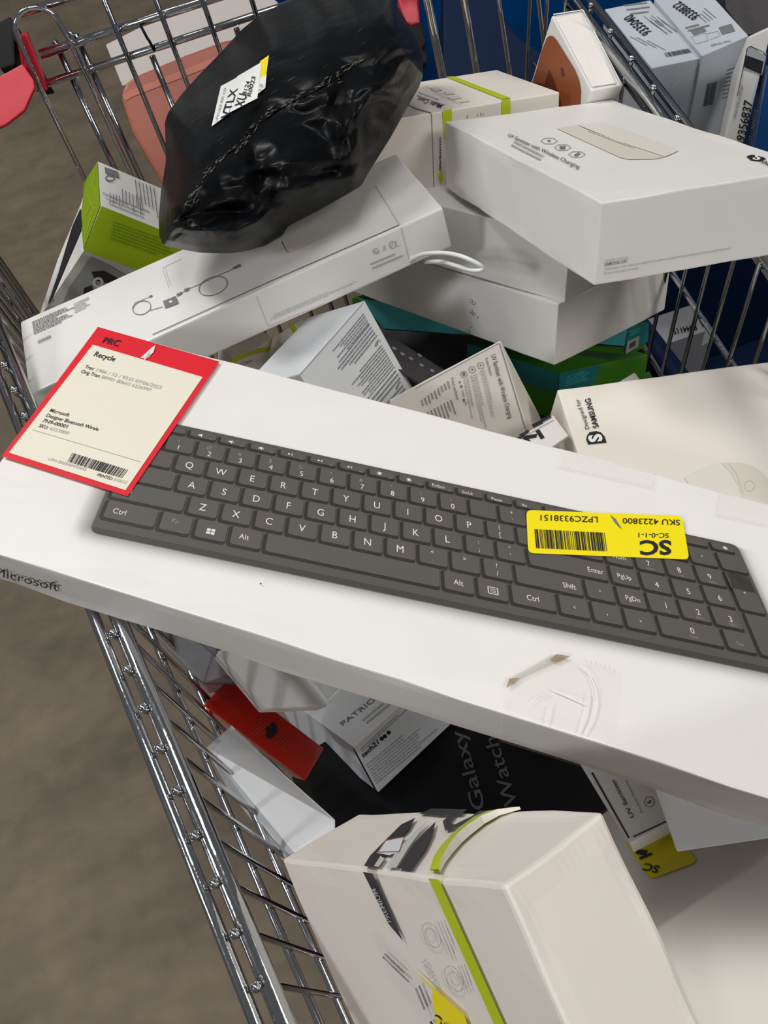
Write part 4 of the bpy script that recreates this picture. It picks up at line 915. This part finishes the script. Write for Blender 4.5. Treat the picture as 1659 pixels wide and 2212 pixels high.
o_, T = slab('plastic_crate', [(957, -30), (1078, -30), (1092, 40), (1122, 80), (1180, 118), (1190, 230), (957, 230)], [1.22] * 7, .12, 'navy_plastic', bevel=.004); tag(o_, 'dark navy plastic crate just behind the far gate', 'crate')
tote('blue_tote', .30, 1.1, 1.25, 1.75, .30, .80, 'large blue plastic tote standing behind the far gate')
cr = Box((.525, .765, .3125), (.5, 0, 0), (0, .235, 0), (0, 0, .373)).build('plastic_crate', 'navy_plastic', bevel=.005); tag(cr, 'dark navy crate inside the tote, carrying the numbered boxes', 'crate')
b, O1 = zbox('carton', 'shaded_white_card', (1513, 126), (1408, 147), (1405, 0), .86, .17, 'numbered white shipping box, left of the pair beyond the right rim', 41)
# corner order: near-right, near-left, back
T = Flat(b.face('ab0'))
text(T, [('9335040', (1409, 70), (1364, 32), (1390, 80))], 'black_print', O1, 'lettering', .0004, .012)
fine(T, (1420, 60), (1382, 30), (1440, 54), 4, 'grey_print', O1, 80, h=.25); fine(T, (1440, 110), (1388, 82), (1400, 100), 3, 'grey_print', O1, 81, h=.3); barcode(T, [(1434, 116), (1488, 106), (1496, 114), (1440, 125)], 'black_print', O1, 14, 5)
fine(T, (1345, 12), (1400, 5), (1360, 30), 3, 'grey_print', O1, 83, h=.3); fine(T, (1440, 75), (1400, 45), (1460, 70), 3, 'grey_print', O1, 84, h=.3)
Fr = Flat(b.face('ac0')); polys(Fr, stroke([(1513, 130), (1450, 190)], 1.2), 'white_print', O1, 'tape_edge')
b, O2 = zbox('carton', 'shaded_white_card', (1517, 121), (1617, 77), (1413, -2), .865, .17, 'numbered white shipping box, right of the pair beyond the right rim', 42)
T = Flat(b.face('ab0')); Fr = Flat(b.face('ac0'))
text(T, [('9338832', (1514, 35), (1468, 4), (1496, 46))], 'black_print', O2, 'lettering', .0004, .012)
text(T, [('Hey Google', (1576, 88), (1534, 99), (1578, 92))], 'grey_print', O2, 'small_lettering', .0004, .01)
fine(T, (1525, 50), (1490, 20), (1545, 40), 4, 'grey_print', O2, 85, h=.25); fine(T, (1480, 60), (1530, 47), (1485, 66), 2, 'grey_print', O2, 86, h=.5)
polys(T, [[(1552, 60), (1580, 52), (1588, 68), (1560, 76)], [(1492, 68), (1520, 60), (1526, 68), (1498, 77)]], 'grey_print', O2, 'print_patch')
polys(T, stroke([(1494, 80), (1524, 72), (1530, 88), (1502, 96), (1494, 80)], 1) + stroke([(1526, 74), (1550, 68), (1556, 78), (1534, 86)], 1), 'light_grey_print', O2, 'outline_print', .0001)
barcode(Fr, [(1527, 180), (1549, 175), (1538, 225), (1518, 230)], 'black_print', O2, 10, 6); fine(Fr, (1570, 150), (1600, 140), (1560, 210), 8, 'grey_print', O2, 87, h=.3)
# tall box with phone picture
P4 = [at((1614, 78), .92), at((1670, 52), .90), at((1564, 297), .99)]
b = Box(P4[0], P4[1] - P4[0], W @ Vector((.03, -.02, .12)), (P4[2] - P4[0]) * 1.15); O3 = b.build('carton', 'white_card', seed=43, bevel=.003); tag(O3, 'tall white box with printed phone and number, at the right edge of the picture', 'box')
T = Flat(b.face('ac0'))
text(T, [('9356837', (1609, 305), (1627, 218), (1591, 301))], 'black_print', O3, 'lettering', .0004, .012)
text(T, [('LOT:1180047712', (1623, 312), (1638, 237), (1616, 310)), ('11800010085 02-42 PM', (1588, 258), (1607, 186), (1583, 257))], 'grey_print', O3, 'small_lettering', .0004)
poly(T, [(1614, 108), (1622, 100), (1634, 105), (1646, 116), (1656, 114), (1656, 130), (1647, 162), (1607, 148)], 'light_grey_print', O3, 'phone_picture', .0002, label='printed phone with small landscape'); poly(T, [(1611, 118), (1650, 132), (1645, 160), (1608, 144)], 'black_print', O3, 'landscape_print', .0004)
polys(T, stroke([(1594, 206), (1615, 104), (1622, 99), (1650, 112), (1657, 122), (1647, 165)], 1.6), 'black_print', O3, 'phone_outline', .0006)
o_, T = slab('blue_carton', [(1660, 150), (1720, 130), (1720, 420), (1627, 330)], [.88, .87, .92, .95], .08, 'blue_plastic'); tag(o_, 'bright blue box at the right edge, beside the tall phone box', 'box')
o_, T = slab('grey_packet', [(1565, -20), (1720, -30), (1720, 55), (1612, 76), (1568, 18)], [1.15] * 5, .06, 'dark_foam'); tag(o_, 'dark grey packet behind the numbered boxes in the upper right corner', 'packet')
b, O4 = zbox('carton', 'grey_card', (1427, 747), (1524, 715), (1396, 690), .50, .186, 'numbered box seen through the right cart wires, low in the blue tote', 44)
T = Flat(b.face('ab0')); text(T, [('8844115', (1503, 702), (1452, 712), (1507, 714))], 'black_print', O4, 'lettering', .0005, .015)
b, O5 = zbox('carton', 'grey_card', (1400, 800), (1540, 735), (1380, 760), .40, .087, 'second grey box under the numbered one, seen through the right wires', 45)
